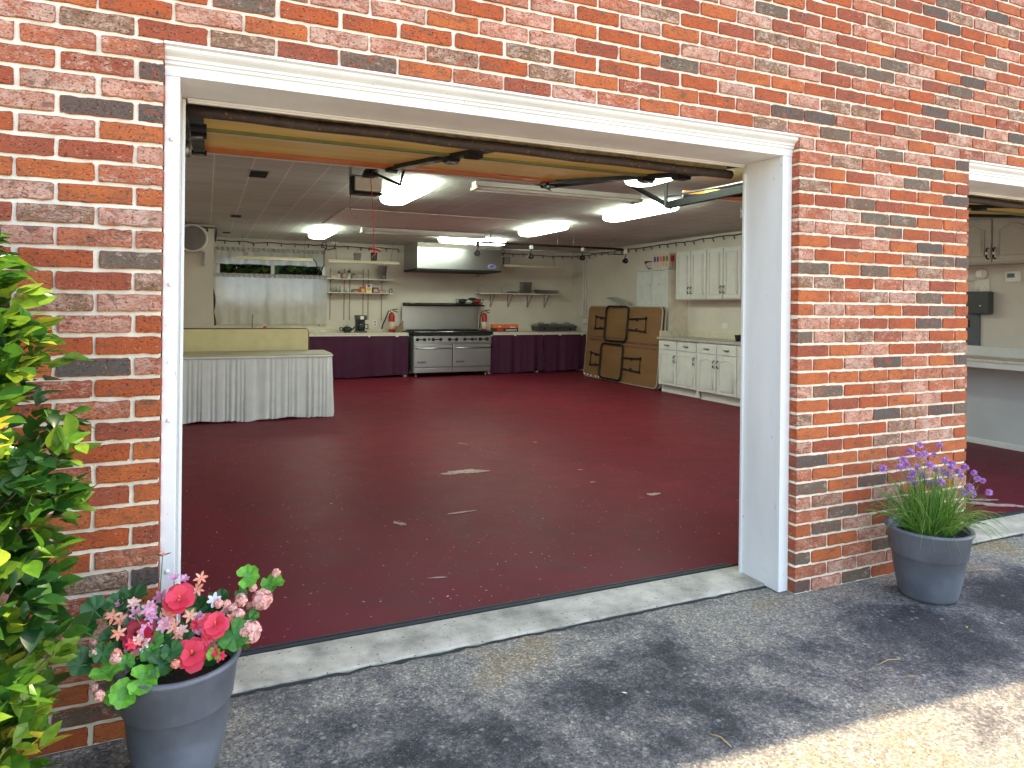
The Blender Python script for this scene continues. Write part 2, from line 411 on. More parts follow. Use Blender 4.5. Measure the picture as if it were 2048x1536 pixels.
for i, (u, v, rx, ry, ro) in enumerate([(930, 944, .155, .075, -.1), (1307, 989, .045, .034, 0), (876, 1156, .045, .006, -.2), (925, 888, .012, .05, .5), (1990, 1010, .16, .05, -.6), (1960, 1000, .10, .03, -.5),
                                         (800, 1048, .02, .05, .4), (920, 1026, .10, .012, .1), (1160, 940, .02, .01, 0), (1185, 965, .02, .012, .3), (1070, 885, .015, .02, 0)]):
    p = at(u, v, Z=0)
    b_ = MB().prism(blot(p.x, p.y, rx, ry, ro, i+3), .0015, ((0, 0, .0022+i*.00012), (1, 0, 0), (0, 1, 0), (0, 0, 1)))
    b_.build('worn_paint_patch', BARE, fl)

# ------------------------------------------------------------------ the house
house = thing('brick_house', 'red brick house wall with two open white trimmed garage bays', 'house', (1.4, 0, 0))
mb = MB()
me_ = .006
mb.box(-3, -.004, .007, .10, -.2, TOP); mb.box(-3, 9.2, .007, .10, TOP, WTOP); mb.box(W+me_, PX-me_, .007, .10, -.2, TOP); mb.box(DX+W+me_, 9.2, .007, .10, -.2, TOP)
mb.build('mortar_backing', MORTAR, house)
# bricks: each laid one by one with ragged edges
bm = bmesh.new(); colr = bm.verts.layers.float_color.new('bk')
def one_brick(x0, x1, z0, z1, fine, sides):
    typ = R.random(); c = (typ, R.random(), R.random(), 1)
    if not fine:
        vs = [bm.verts.new((x, y, z)) for x in (x0, x1) for y in (R.uniform(-.001, .001), .09) for z in (z0, z1)]
        for q in ((0, 1, 3, 2), (4, 6, 7, 5), (0, 4, 5, 1), (0, 2, 6, 4), (1, 5, 7, 3)): bm.faces.new([vs[i] for i in q])
        for v in vs: v[colr] = c
        return
    US = [0, .03, .14, .26, .38, .5, .62, .74, .86, .97, 1]; VS_ = [0, .09, .5, .91, 1]; nx, nz = 10, 4; V = {}; yo = R.uniform(-.0018, .0018); tilt = R.uniform(-.0010, .0010); EC = (c[0], c[1], c[2], 1.)
    for i in range(nx+1):
        for j in range(nz+1):
            ed = i in (0, nx) or j in (0, nz); cr = i in (0, nx) and j in (0, nz)
            x = x0+(x1-x0)*US[i]; z = z0+(z1-z0)*VS_[j]
            if ed:
                jx, jz = R.gauss(0, .0010), R.gauss(0, .0011)
                if i == 0: x += jx-.0003
                if i == nx: x -= jx-.0003
                if j in (0, nz): z += jz
                if cr: k_ = abs(R.gauss(0, .0016)) if R.random() > .06 else .006; x += (k_ if i == 0 else -k_); z += (k_*.7 if j == 0 else -k_*.7)
            y = yo+tilt*(j-2)+R.gauss(0, .0006)+(.0008 if ed else 0)
            V[i, j] = bm.verts.new((x, y, z)); V[i, j][colr] = EC if ed else (c[0], c[1], c[2], 0.)
    for i in range(nx):
        for j in range(nz): bm.faces.new((V[i, j], V[i+1, j], V[i+1, j+1], V[i, j+1]))
    bo = [V[i, 0] for i in range(nx+1)]+[V[nx, j] for j in range(1, nz+1)]+[V[i, nz] for i in range(nx-1, -1, -1)]+[V[0, j] for j in range(nz-1, 0, -1)]
    bk = [bm.verts.new((v.co.x, .09 if sides else .03, v.co.z)) for v in bo]
    k = len(bo)
    for i in range(k): bm.faces.new((bo[i], bk[i], bk[(i+1) % k], bo[(i+1) % k]))
    for v in bk: v[colr] = EC
MJ = .0128
for k in range(-35, 34):
    z1 = TOP-k*H-MJ/2; z0 = TOP-(k+1)*H+MJ/2
    odd = k % 2
    if z1 < -.1: continue
    spans = [(-3, 9.2)] if k < 0 else [(-3, 0), (W, PX), (DX+W, 9.2)]
    for si, (a0, a1) in enumerate(spans):
        ph = (-.080 if odd else .027)
        if k >= 0 and si == 1: ph = W+(0 if odd else .104)
        if k >= 0 and si == 2: ph = DX+W+(0 if odd else .104)
        n0 = math.floor((a0-ph)/BL)-1; jit = R.uniform(-.004, .004)
        for q in range(n0, n0+int((a1-a0)/BL)+4):
            x0 = ph+q*BL+MJ/2+jit*(0 if k >= 0 and si else 1); x1 = ph+(q+1)*BL-MJ/2
            if k >= 0 and si == 1:
                if x0 < a0+.02: x0 = max(x0, a0)
                if abs(x1-a1) < .03 or x1 > a1: x1 = min(x1+MJ/2+.001, a1)
                if abs(x0-a0) < MJ: x0 = a0
            x0 = max(x0, a0); x1 = min(x1, a1)
            if x1-x0 < .03: continue
            fine = (-.7 < x0 < 5.0) and z1 < 3.5
            one_brick(x0, x1, z0, z1, fine, k >= 0)
bmesh.ops.recalc_face_normals(bm, faces=bm.faces[:])
mesh = bpy.data.meshes.new('brick_wall'); bm.to_mesh(mesh); bm.free(); mesh.transform(Matrix.Translation((-1.4, 0, 0))); mesh.materials.append(BRICK)
o = bpy.data.objects.new('brick_wall', mesh); COL.objects.link(o); o.parent = house
# inner leaf of the front wall, side walls, back wall with window opening, partition, ceiling, roof
w = MB()
w.box(-.62, .028, .105, .30, -.1, ZC); w.box(W-.03, PX+.028, .105, .30, -.1, ZC); w.box(DX+W-.03, XR+.1, .105, .30, -.1, ZC)
for x0 in (.028, PX+.028): w.box(x0, x0+W-.058, .105, .30, 2.157, ZC)
w.build('front_wall_lining', GREYWALL, house)
MB().box(XR, XR+.12, .30, YB+.1, -.1, ZC).build('side_wall', WALL, house)
MB().box(-.62, -.5, .30, 8.98, -.1, ZC).build('side_wall', WALL, house)
MB().box(-.62, .23, 8.98, YB+.1, -.1, ZC).build('partition_wall', WALL, house)
WX0, WX1, WZ0, WZ1 = .30, 2.22, 1.42, 2.30
b = MB(); b.box(.23, WX0, YB, YB+.12, -.1, ZC); b.box(WX1, XR, YB, YB+.12, -.1, ZC); b.box(WX0, WX1, YB, YB+.12, -.1, WZ0); b.box(WX0, WX1, YB, YB+.12, WZ1, ZC)
b.build('back_wall', WALL, house)
MB().box(-.7, XR+.2, .105, YB+.2, ZC, ZC+.08).build('ceiling', TILE, house)
r = MB(); ey = lambda x: -.14-.071*(x-4.34)  # unseen roof, its eave skewed to place the shadow edge on the drive
r.quadbox([(-3.3, ey(-3.3), WTOP), (9.5, ey(9.5), WTOP), (9.5, 5.6, 7.2), (-3.3, 5.6, 7.2), (-3.3, ey(-3.3), WTOP+.16), (9.5, ey(9.5), WTOP+.16), (9.5, 5.6, 7.36), (-3.3, 5.6, 7.36)])
r.quadbox([(-3.3, 5.6, 7.2), (9.5, 5.6, 7.2), (9.5, 11.5, WTOP), (-3.3, 11.5, WTOP), (-3.3, 5.6, 7.36), (9.5, 5.6, 7.36), (9.5, 11.5, WTOP+.16), (-3.3, 11.5, WTOP+.16)])
r.build('roof', P('roof_shingle', (.10, .09, .085), .9, var=.2, scale=8, bmp=.5), house)
MB().box(-3, 9.2, YB+.12, YB+.2, ZC+.08, WTOP).box(-3, -2.9, .1, YB+.12, ZC+.08, WTOP).box(9.1, 9.2, .1, YB+.12, ZC+.08, WTOP).build('upper_wall', MORTAR, house)
# window
wf = MB(); cx = (WX0+WX1)/2
for x0, x1 in ((WX0, WX0+.05), (cx-.03, cx+.03), (WX1-.05, WX1)): wf.box(x0, x1, YB+.03, YB+.09, WZ0+.0, WZ1, .004)
for z0, z1 in ((WZ0, WZ0+.05), (WZ1-.05, WZ1)):
    wf.box(WX0+.05, cx-.03, YB+.032, YB+.088, z0, z1); wf.box(cx+.03, WX1-.05, YB+.032, YB+.088, z0, z1)
wfo = wf.build('window', TRIM, house)
for x0, x1 in ((WX0+.05, cx-.03), (cx+.03, WX1-.05)): MB().box(x0, x1, YB+.055, YB+.06, WZ0+.05, WZ1-.05).build('pane', GLASS, wfo)
# door casings
def casing(x0):
    c = MB(); zt = 2.14
    prof = [(.10, zt), (.045, zt), (.045, zt+.033), (.037, zt+.036), (.037, zt+.046), (.030, zt+.049), (.030, zt+.058), (.014, zt+.068), (.008, zt+.074), (.008, zt+.084), (-.006, zt+.088), (-.006, TOP+.002), (.10, TOP+.002)]
    c.prism(prof, W, ((x0, 0, 0), (0, 1, 0), (0, 0, 1), (1, 0, 0)))
    for xa, xb in ((0, .0455), (W-.0595, W)):
        c.box(x0+xa, x0+xb, .047, .074, .004, zt, .003)
    c.box(x0+.028, x0+.044, .074, .32, .004, zt); c.box(x0+W-.058, x0+W-.03, .074, .32, .004, zt)
    c.box(x0+.044, x0+W-.058, .10, .32, zt+.0005, zt+.016)
    co_ = c.build('door_casing', TRIM, house)
    q = MB(); q.box(x0+.062, x0+W-.075, .296, .312, zt-.016, zt-.0005, .003); q.box(x0+.062, x0+W-.075, .286, .296, zt-.010, zt-.001, .003)
    q.box(x0+.0445, x0+.056, .298, .314, .006, zt-.004, .003); q.box(x0+W-.070, x0+W-.0585, .298, .314, .006, zt-.045, .003)
    q.build('door_stop', TRIM, co_)
    for z in (.5, 1.0, 1.45, 1.93): MB().lathe([(0, -.0065), (.006, -.005), (.0085, 0)], (x0+.022, .0475, z), 'Y', 10).build('nail_head', TRIM, co_)
casing(0); casing(DX)

# ------------------------------------------------------------------ overhead doors, tracks, openers
def zd(y): return 2.135+.1327*(y-.44)
def garage_door(x0, label):
    t = thing('garage_door', label, 'garage door', (x0+1.37, .44, 2.13), 'overhead garage doors')
    p = MB(); xa, xb = x0+.06, x0+2.70
    for y0, y1 in ((.47, 1.13), (1.17, 2.329)):
        p.quadbox([(xa, y0, zd(y0)), (xb, y0, zd(y0)), (xb, y1, zd(y1)), (xa, y1, zd(y1)), (xa, y0, zd(y0)+.035), (xb, y0, zd(y0)+.035), (xb, y1, zd(y1)+.035), (xa, y1, zd(y1)+.035)])
    p.build('panel', TAN, t)
    e = MB(); e.quadbox([(xa, 2.33, zd(2.33)-.010), (xb, 2.33, zd(2.33)-.010), (xb, 2.61, zd(2.61)-.018), (xa, 2.61, zd(2.61)-.018), (xa, 2.33, zd(2.33)+.03), (xb, 2.33, zd(2.33)+.03), (xb, 2.61, zd(2.61)+.03), (xa, 2.61, zd(2.61)+.03)])
    e.build('top_rail', ORANGE, t)
    MB().box(xa, xb, 2.612, 2.63, zd(2.61)-.024, zd(2.61)+.035).build('edge_trim', WHITE, t)
    j = MB(); j.box(xa, xb, 1.131, 1.147, zd(1.13)-.006, zd(1.13)+.03, 0, None, 0); j.box(xa, xb, 1.148, 1.169, zd(1.14)-.003, zd(1.14)+.03, 0, None, 1); j.box(xa, xb, 1.171, 1.195, zd(1.19)-.012, zd(1.19)-.002, 0, None, 0)
    j.box(xa, xb, 1.09, 1.129, zd(1.10)-.012, zd(1.09)-.001, 0, None, 2)
    j.build('section_joint', [WHITE, BLACK, OLIVE], t)
    s_ = MB(); s_.tube([(xa-.01+i*(xb-xa+.02)/30, .425+.002*math.sin(i*1.7), 2.126+.002*math.sin(i*.9)-.018*i/30) for i in range(31)], .0235, 10)
    s_.build('bottom_seal', RUST, t)
    MB().box(xa, xb, .445, .46, 2.134, 2.158).build('seal_retainer', P('dry_wood_strip', (.50, .36, .17), .8, var=.3, scale=30), t)
    for xc in (x0+1.37, xb-.03, xa+.02):
        wd = .028 if xc == x0+1.37 else .034
        k = MB(); k.quadbox([(xc-wd, .5, zd(.5)-.022), (xc+wd, .5, zd(.5)-.022), (xc+wd, 2.60, zd(2.6)-.032), (xc-wd, 2.60, zd(2.6)-.032), (xc-wd, .5, zd(.5)-.001), (xc+wd, .5, zd(.5)-.001), (xc+wd, 2.6, zd(2.6)-.001), (xc-wd, 2.6, zd(2.6)-.001)])
        for y in (.8, 1.15, 2.5): k.box(xc-wd-.012, xc+wd+.012, y-.035, y+.035, zd(y)-.042, zd(y)-.021, .003)
        k.build('stile_bracket', BLACK, t)
        h = MB()
        for y in (1.12, 1.18, 2.47): h.tube([(xc-.03, y, zd(y)-.046), (xc+.03, y, zd(y)-.046)], .009, 8)
        h.build('hinge_roller', GALV, t)
    return t
garage_door(0, 'raised tan garage door of the bay nearest the shrub'); garage_door(DX, 'raised tan garage door of the bay beside the purple chive pot')

def track(x, side, label):
    t = thing('door_track', label, 'door track', (x, 1.6, 2.3), 'garage door tracks')
    zt = lambda y: 2.19+.10*(y-.45)
    if side == 1: zt = lambda y: 2.335
    c = MB()
    ya, yb = .42, 2.74
    def bar(dx0, dx1, dz0, dz1): c.quadbox([(x+dx0, ya, zt(ya)+dz0), (x+dx1, ya, zt(ya)+dz0), (x+dx1, yb, zt(yb)+dz0), (x+dx0, yb, zt(yb)+dz0), (x+dx0, ya, zt(ya)+dz1), (x+dx1, ya, zt(ya)+dz1), (x+dx1, yb, zt(yb)+dz1), (x+dx0, yb, zt(yb)+dz1)])
    bar(-.028, .028, -.032, -.029); bar(-.028, -.025, -.029, .03); bar(.025, .028, -.029, .018)
    c.build('rail', P('track_steel', (.010, .011, .012), .6, .0, var=.25, spec=.15), t)
    a_ = MB()
    def angle(p, q, wd=.032):
        p, q = Vector(p), Vector(q); d = (q-p); u_ = d.orthogonal().normalized(); v_ = d.normalized().cross(u_)
        for A_, B_ in ((u_, v_), (v_, u_)):
            a_.quadbox([p, p+A_*wd, p+A_*wd+B_*.003, p+B_*.003, q, q+A_*wd, q+A_*wd+B_*.003, q+B_*.003])
    angle((x-.02, 2.72, zt(2.72)-.03), (x-.02, 2.72, zt(2.72)+(.20 if side == 1 else .13))); vt = at(1255, 368, Z=2.565); angle((x+.03, 2.72, zt(2.72)-.03), (vt.x, vt.y, ZC) if side == 1 else (x+.02, 3.25, ZC))
    h = a_
    for i in range(7):
        z = zt(2.72)+.01+i*.021; h.lathe([(0, -.0015), (.0032, -.001), (.0032, 0)], (x-.008, 2.7195, z), 'Y', 8, 1)
        k_ = i/7; h.lathe([(0, -.0015), (.0032, -.001), (.0032, 0)], (x+.045+(vt.x-x)*k_*(side == 1), 2.715+(.5 if side != 1 else vt.y-2.72)*k_, zt(2.72)-.01+(ZC-zt(2.72))*k_), 'Y', 8, 1)
    h.build('hanger', [BLACK, WHITE], t)
    s_ = MB(); s_.tube([(x+.005, .75, zt(.75)+.065), (x+.005, 1.5, zt(1.5)+.055)], .019, 12); s_.tube([(x+.005, 1.5, zt(1.5)+.055), (x, 2.0, zt(2.)+.06), (x-.02, 2.72, zt(2.72)+.075)], .011, 8)
    s_.build('spring', STEELD, t)
    MB().lathe([(.0, -.012), (.035, -.012), (.035, .012), (0, .012)], (x, .78, zt(.78)+.04), 'X', 16).build('pulley', DKGREY, t); MB().box(x-.03, x+.03, .5, .62, zt(.55)-.02, zt(.55)+.02, .004).build('bracket', DKGREY, t)
    return t
track(2.752, 0, 'black garage door track beside the right edge of the nearer raised door')
track(4.02, 1, 'steel track with a V shaped perforated hanger behind the white jamb')
track(6.80, 0, 'black garage door track above the taupe wall cabinets')
lt = thing('door_track', 'dark track guide close behind the left white jamb', 'door track', (.05, .6, 2.2), 'garage door tracks')
MB().quadbox([(.02, .44, 2.10), (.058, .44, 2.10), (.058, 1.05, 2.17), (.02, 1.05, 2.17), (.02, .44, 2.13), (.058, .44, 2.13), (.058, 1.05, 2.20), (.02, 1.05, 2.20)]).build('rail', DKGREY, lt)
c = at(373, 262, Y=.75); MB().box(c.x-.025, c.x+.014, .74, .76, c.z-.038, c.z+.045, .004).build('cover_plate', DKGREY, lt)
c = at(374, 298, Y=.85); MB().lathe([(.0, -.035), (.019, -.035), (.021, 0), (.019, .035), (0, .035)], (c.x-.005, .85, c.z), 'Z', 14).build('roller_guard', STEELD, lt)

def opener(xc, y0, label, lettered):
    t = thing('garage_door_opener', label, 'door opener', (xc, y0+.2, 2.3), 'garage door openers')
    z0 = 2.33
    MB().box(xc-.120, xc+.125, y0+.05, y0+.17, z0, z0+.15, .015).build('housing', DKGREY, t)
    MB().box(xc-.108, xc+.128, y0-.03, y0+.048, z0+.015, z0+.140, .02).build('lens_cover', LENS, t)
    MB().box(xc-.135, xc+.13, y0-.025, y0+.05, z0-.008, z0+.012, .004).box(xc-.137, xc-.108, y0-.022, y0+.05, z0+.012, z0+.135, .004).build('lens_frame', BLACK, t)
    s_ = MB()
    for dx in (-.13, .1):
        s_.box(xc+dx, xc+dx+.025, y0+.12, y0+.124, z0+.13, ZC)
    s_.box(xc-.13, xc+.125, y0+.117, y0+.12, z0+.15, z0+.175); s_.build('hanging_strap', GALV, t)
    r_ = MB(); r_.box(xc-.020, xc+.020, .42, y0+.06, z0+.165, z0+.200); r_.box(xc-.004, xc+.004, .42, y0+.06, z0+.140, z0+.165); r_.build('rail', BLACK, t)
    v = MB(); v.box(xc-.05, xc+.05, y0-.16, y0-.03, z0+.125, z0+.165, .01); v.build('trolley', BLACK, t)
    a_ = MB(); a_.tube([(xc+.02, y0-.12, z0+.16), (xc+.145, y0-.55, z0-.0)], .013, 4); a_.tube([(xc+.145, y0-.55, z0-.0), (xc+.11, y0-.82, z0+.10)], .011, 4); a_.build('door_arm', BLACK, t)
    w_ = MB(); w_.tube([(xc-.12, y0+.1, z0), (xc-.125, y0+.1, z0-.10), (xc-.10, y0+.1, z0-.18), (xc-.05, y0+.1, z0-.20)], .003, 6); w_.build('antenna_wire', CORD, t)
    if lettered:
        text('lettering', 'Chamberlain', .020, WHITE, t, (xc-.1215, y0+.10, z0+.085), (pi/2, 0, -pi/2)); text('lettering', '1/2', .022, WHITE, t, (xc-.1215, y0+.12, z0+.045), (pi/2, 0, -pi/2))
    return t
opener(1.37, 3.36, 'cream fronted door opener with red cord hanging from it', False)
opener(5.40, 3.02, 'dark lettered door opener partly hidden by the white jamb', True)
t = thing('release_cord', 'thin red emergency release cord with red handle', 'cord', (1.37, 3.06, 1.83))
p0 = at(748, 500, Y=3.06)
MB().tube([(p0.x, 3.06, p0.z), (p0.x+.003, 3.1, 2.1), (1.37, 3.22, 2.46)], .0035, 6).build('rope', ROPE, t)
MB().tube([(p0.x-.045, 3.06, p0.z), (p0.x-.02, 3.06, p0.z+.012), (p0.x+.02, 3.06, p0.z+.008), (p0.x+.055, 3.06, p0.z-.008)], .009, 8).build('handle', REDP, t)
MB().tube([(p0.x, 3.058, p0.z), (p0.x+.008, 3.05, p0.z-.03), (p0.x-.02, 3.05, p0.z-.06)], .005, 6).build('knot', ROPE, t)

# ------------------------------------------------------------------ ceiling lights
def wrap_light(px, py, along, ln, label):
    c = at(px, py, Z=2.475); t = thing('ceiling_light', label, 'ceiling light', (c.x, c.y, ZC), 'lit ceiling lights')
    wd = .15; prof = []
    hx, hy = (wd, ln/2) if along == 'Y' else (ln/2, wd)
    d = MB(); K = 40
    def ring(s_, z):
        o_ = []
        for i in range(K):
            a = 2*pi*i/K; ca, sa = math.cos(a), math.sin(a); e = .55
            x = ca*min(hx, wd)*s_; y = sa*min(hy, wd)*s_
            if along == 'Y': y += math.copysign(max(0, hy-wd), sa) if abs(sa) > 1e-6 else 0
            else: x += math.copysign(max(0, hx-wd), ca) if abs(ca) > 1e-6 else 0
            o_.append(d.bm.verts.new((c.x+x, c.y+y, z)))
        return o_
    rg = [ring(s_, z) for s_, z in ((.93, ZC-.02), (1., ZC-.03), (1., ZC-.055), (.93, ZC-.085), (.75, ZC-.10), (.4, ZC-.108))]
    for A, B in zip(rg, rg[1:]):
        for i in range(K): f = d.bm.faces.new((A[i], A[(i+1) % K], B[(i+1) % K], B[i])); f.smooth = True
    d.bm.faces.new(rg[-1])
    d.build('diffuser', LAMP, t)
    MB().box(c.x-hx+.04, c.x+hx-.04, c.y-hy+.03, c.y+hy-.03, ZC-.021, ZC-.0005, .003).build('housing', WHITE, t)
for a in ((812, 394, 'Y', 1.25, 'lit oblong ceiling light beside the cream fronted door opener'), (1350, 350, 'Y', 1.25, 'lit ceiling light partly hidden by the rusty door edge'),
          (1277, 431, 'Y', 1.35, 'longest lit ceiling light between the second opener and V hanger'), (1085, 465, 'Y', 1.3, 'lit oblong ceiling light above the black track rail'),
          (945, 487, 'X', 1.25, 'lit ceiling light mounted crossways in front of the steel hood'), (645, 471, 'Y', 1.3, 'lit oblong ceiling light near the curtained window')): wrap_light(*a)
def strip(p, q, label):
    A, B = at(*p, Z=2.52), at(*q, Z=2.52); y = (A.y+B.y)/2; t = thing('strip_light', label, 'strip light', ((A.x+B.x)/2, y, ZC), 'unlit bare strip lights')
    MB().box(A.x, B.x, y-.06, y+.06, ZC-.045, ZC-.0005, .004).build('housing', WHITE, t)
    for dy in (-.075, .075): MB().tube([(A.x+.03, y+dy, ZC-.065), (B.x-.03, y+dy, ZC-.065)], .0135, 10).build('tube', WHITE, t)
    [MB().box(x_, x_+.02, y-.095, y+.095, ZC-.080, ZC-.046, .004).build('end_socket', CABT, t) for x_ in (A.x, B.x-.02)]
strip((950, 372), (1272, 402), 'unlit white strip light behind the raised tan door'); strip((722, 461), (968, 474), 'unlit white strip light in front of the steel hood')
# replaced ceiling panels and vents
A, B, C, D = at(688, 419, Z=2.56), at(1050, 441, Z=2.56), at(975, 467, Z=2.56), at(640, 446, Z=2.56)
PANEL = P('pale_ceiling_panel', (.80, .80, .76), .75, var=.04)
xs = [1.68, 2.29, 2.90, 3.51, 4.15]; ys = [6.1, 7.0, 7.85]
t = thing('ceiling_patch', 'pale pinkish repair panels fixed to the tiled ceiling', 'ceiling panel', (2.9, 7, ZC))
for i in range(4):
    for j in range(2): MB().box(xs[i]+.004, xs[i+1]-.004, ys[j]+.004, ys[j+1]-.004, ZC-.010, ZC-.0005, .002).build('panel', PANEL, t)
MB().box(xs[0], xs[-1], ys[0], ys[-1], ZC-.003, ZC-.0003).build('backing', PAINT['brown'], t)
for (u, v, w_, l_, lb) in ((517, 348, .075, .17, 'largest dark ceiling vent grille nearest the door'), (472, 432, .065, .13, 'middle sized dark ceiling vent grille'), (453, 465, .06, .12, 'smallest dark ceiling vent above the window end')):
    c = at(u, v, Z=2.565); t = thing('ceiling_vent', lb, 'vent', (c.x, c.y, ZC), 'ceiling vents')
    MB().box(c.x-w_-.02, c.x+w_+.02, c.y-l_-.02, c.y+l_+.02, ZC-.006, ZC-.0005, .002).build('frame', CABT, t)
    m = MB()
    for i in range(9): y = c.y-l_+2*l_*(i+.5)/9; m.box(c.x-w_, c.x+w_, y-.008, y+.008, ZC-.012, ZC-.0065)
    m.build('grille', BLACK, t)
# black track rail with spot heads
Yt = 7.8; pa, pb = at(961, 485, Y=Yt), at(1246, 499, Y=Yt)
t = thing('spot_track', 'black ceiling rail carrying small spotlights before the steel hood', 'track light', ((pa.x+pb.x)/2, Yt, 2.4))
MB().tube([(pa.x, Yt, 2.40), (pb.x, Yt, 2.40)], .018, 10).build('rail', BLACK, t)
MB().tube([(pa.x+.1, Yt+.05, 2.31), (pb.x+.05, Yt+.05, 2.31)], .010, 8).build('conduit', GALV, t)
for u in (981, 1115, 1147, 1226):
    x = at(u, 490, Y=Yt).x; MB().tube([(x, Yt, 2.40), (x, Yt, ZC)], .008, 8).lathe([(.03, 0), (.03, .01), (0, .012)], (x, Yt, ZC-.012), 'Z', 12).build('hanger_rod', GALV, t)
for k, (u, v, sd) in enumerate(((953, 507, -1), (1060, 513, 0), (1163, 516, 1), (1249, 522, 1))):
    c = at(u, v, Y=Yt); h = MB(); h.tube([(c.x+.02, Yt, 2.385), (c.x+.03, Yt, 2.33), (c.x, Yt, c.z+.03)], .008, 8)
    h.lathe([(0, .05), (.022, .045), (.040, 0), (.047, -.045), (.04, -.05), (.035, -.042)], (c.x, Yt, c.z), 'Y', 18)
    sp = h.build('spot_head', BLACK, t)
    MB().lathe([(0, -.036), (.034, -.04)], (c.x, Yt-.001, c.z), 'Y', 16).lathe([(.013, -.046), (0, -.05)], (c.x, Yt-.001, c.z), 'Y', 10).build('lens', STEEL, sp)
    MB().box(c.x-.005, c.x+.045, Yt-.015, Yt+.015, 2.33, 2.41, .004).build('clamp', WHITE if k else BLACK, sp)

# ------------------------------------------------------------------ string lights along the wall tops
def string_lights(pts, label):
    t = thing('string_lights', label, 'string lights', pts[0], 'string lights on the wall tops')
    P_ = [Vector(p) for p in pts]; path = []
    for a, b in zip(P_, P_[1:]):
        k = max(2, int((b-a).length/.12))
        path += [a.lerp(b, i/k)+Vector((0, 0, R.gauss(0, .006))) for i in range(k)]
    path.append(P_[-1]); MB().tube(path, .009, 6).build('cable', CORD, t)
    me = None
    for i in range(1, len(path), 2):
        p = path[i]
        if me is None:
            o_ = MB().tube([(p.x, p.y, p.z), (p.x+.008, p.y-.012, p.z-.035), (p.x+.01, p.y-.02, p.z-.06)], .010, 6).build('bulb', DKGREY, t); me = o_.data; p00 = p.copy()
        else:
            o_ = bpy.data.objects.new('bulb', me); COL.objects.link(o_); o_.parent = t; o_.location = p-p00
    return t
string_lights([(-.5, 8.955, 2.535), (.255, 8.955, 2.52), (.262, 9.1, 2.52), (.262, 10.95, 2.53)], 'dark string of bulbs on the white partition top')
string_lights([(.30, 10.99, 2.50), (2.0, 10.99, 2.49), (3.62, 10.99, 2.49)], 'dark string of bulbs above the curtained window')
string_lights([(5.52, 10.99, 2.50), (7.56, 10.99, 2.48), (7.56, 8.0, 2.50), (7.56, 5.6, 2.52), (7.56, 3.0, 2.52)], 'dark string of bulbs above the cabinets on the side wall')

# ------------------------------------------------------------------ left: fan box, skirted table, board
t = thing('wall_fan', 'square fan box with round grey grille on a bracket', 'fan', (-.06, 8.96, 2.16))
c0, c1 = at(340, 452, Y=8.78), at(406, 503, Y=8.78)
MB().box(c1.x-.46, c1.x, 8.78, 8.97, c1.z, c0.z-.02, .012).build('case', P('fan_case', (.55, .50, .44), .5), t)
gc = at(385, 476, Y=8.78); MB().lathe([(.0, -.012), (.12, -.014), (.165, -.008), (.185, -.002), (.19, .0)], (gc.x, 8.777, gc.z), 'Y', 40).build('grille', P('fan_grille', (.20, .18, .18), .6), t)
MB().lathe([(.19, -.004), (.205, -.012), (.212, 0.)], (gc.x, 8.778, gc.z), 'Y', 40).build('grille_ring', WHITE, t)
bx = at(407, 515, Y=8.95); MB().box(bx.x-.012, bx.x+.02, 8.945, 8.978, at(407, 532, Y=8.95).z, at(407, 505, Y=8.95).z, .004).box(bx.x-.012, bx.x+.02, 8.80, 8.945, c1.z-.012, c1.z-.001, .003).build('bracket', GALV, t)

tb = thing('skirted_table', 'long table with pleated white skirt and beige top', 'table', (.3, 6.5, 0))
x1, yf, yb_, zt = 1.565, 6.13, 6.90, .765
sk = MB(); per = []
xr = .10
npt = 330
path = [(-1.0+(x1-xr+1.0)*i/240, yf) for i in range(241)]
path += [(x1-xr+xr*math.sin(a*pi/2/20), yf+xr-xr*math.cos(a*pi/2/20)) for a in range(1, 21)]
path += [(x1, yf+xr+(yb_-yf-xr)*i/60) for i in range(1, 61)]
S = [0.]
for a, b in zip(path, path[1:]): S.append(S[-1]+math.dist(a, b))
rp = random.Random(5); amps = [rp.uniform(.4, 1.3) for _ in range(80)]
rq = random.Random(12); wob = [rq.uniform(-.5, .5) for _ in range(90)]
def skirt(u, v):
    i = min(int(round(u*(len(path)-1))), len(path)-1); x, y = path[i]; s_ = S[i]
    a, b = path[max(0, i-1)], path[min(len(path)-1, i+1)]; tx, ty = b[0]-a[0], b[1]-a[1]; l = math.hypot(tx, ty); nx, ny = ty/l, -tx/l
    k = (s_+.05*math.sin(s_*5.3)+.03*math.sin(s_*12.1+1))/.074; k += wob[int(k) % 90]*(1-(k % 1))+wob[(int(k)+1) % 90]*(k % 1); am = amps[int(k) % 80]*(1-(k % 1))+amps[(int(k)+1) % 80]*(k % 1)
    d = (math.sin(2*pi*(k+.25*math.sin(s_*3.1))))*(.003+.017*v**.7)*am+.006*math.sin(2*pi*k*2.3+s_)*(1-v)**2*.4+.02*v+.008*v*math.sin(s_*5)
    return Vector((x+nx*d, y+ny*d, zt-.004-(zt-.02-.009*math.sin(s_*7)-.006*math.sin(s_*19))*v))
sk.grid(skirt, 320, 12); so = sk.build('skirt', CLOTH, tb)
bd = MB(); bd.tube([(x, y-.002, zt-.018) if y == yf else (x+.002, y, zt-.018) for x, y in path[::4]], .014, 8); bd.build('hem_band', CLOTH, tb)
tp = MB(); poly = [(-1.0, yb_)]+[(x, y) for x, y in path[::8]]+[(x1, yb_)]
tp.prism(poly, .022, ((0, 0, zt-.012), (1, 0, 0), (0, 1, 0), (0, 0, 1))); tp.build('table_top', CLOTHTOP, tb)
lg = MB()
for x, y in ((-.9, 6.2), (-.9, 6.8), (1.4, 6.25), (1.4, 6.8)): MB().tube([(x, y, 0), (x, y, zt-.014)], .015, 8).build('leg', DKGREY, tb)
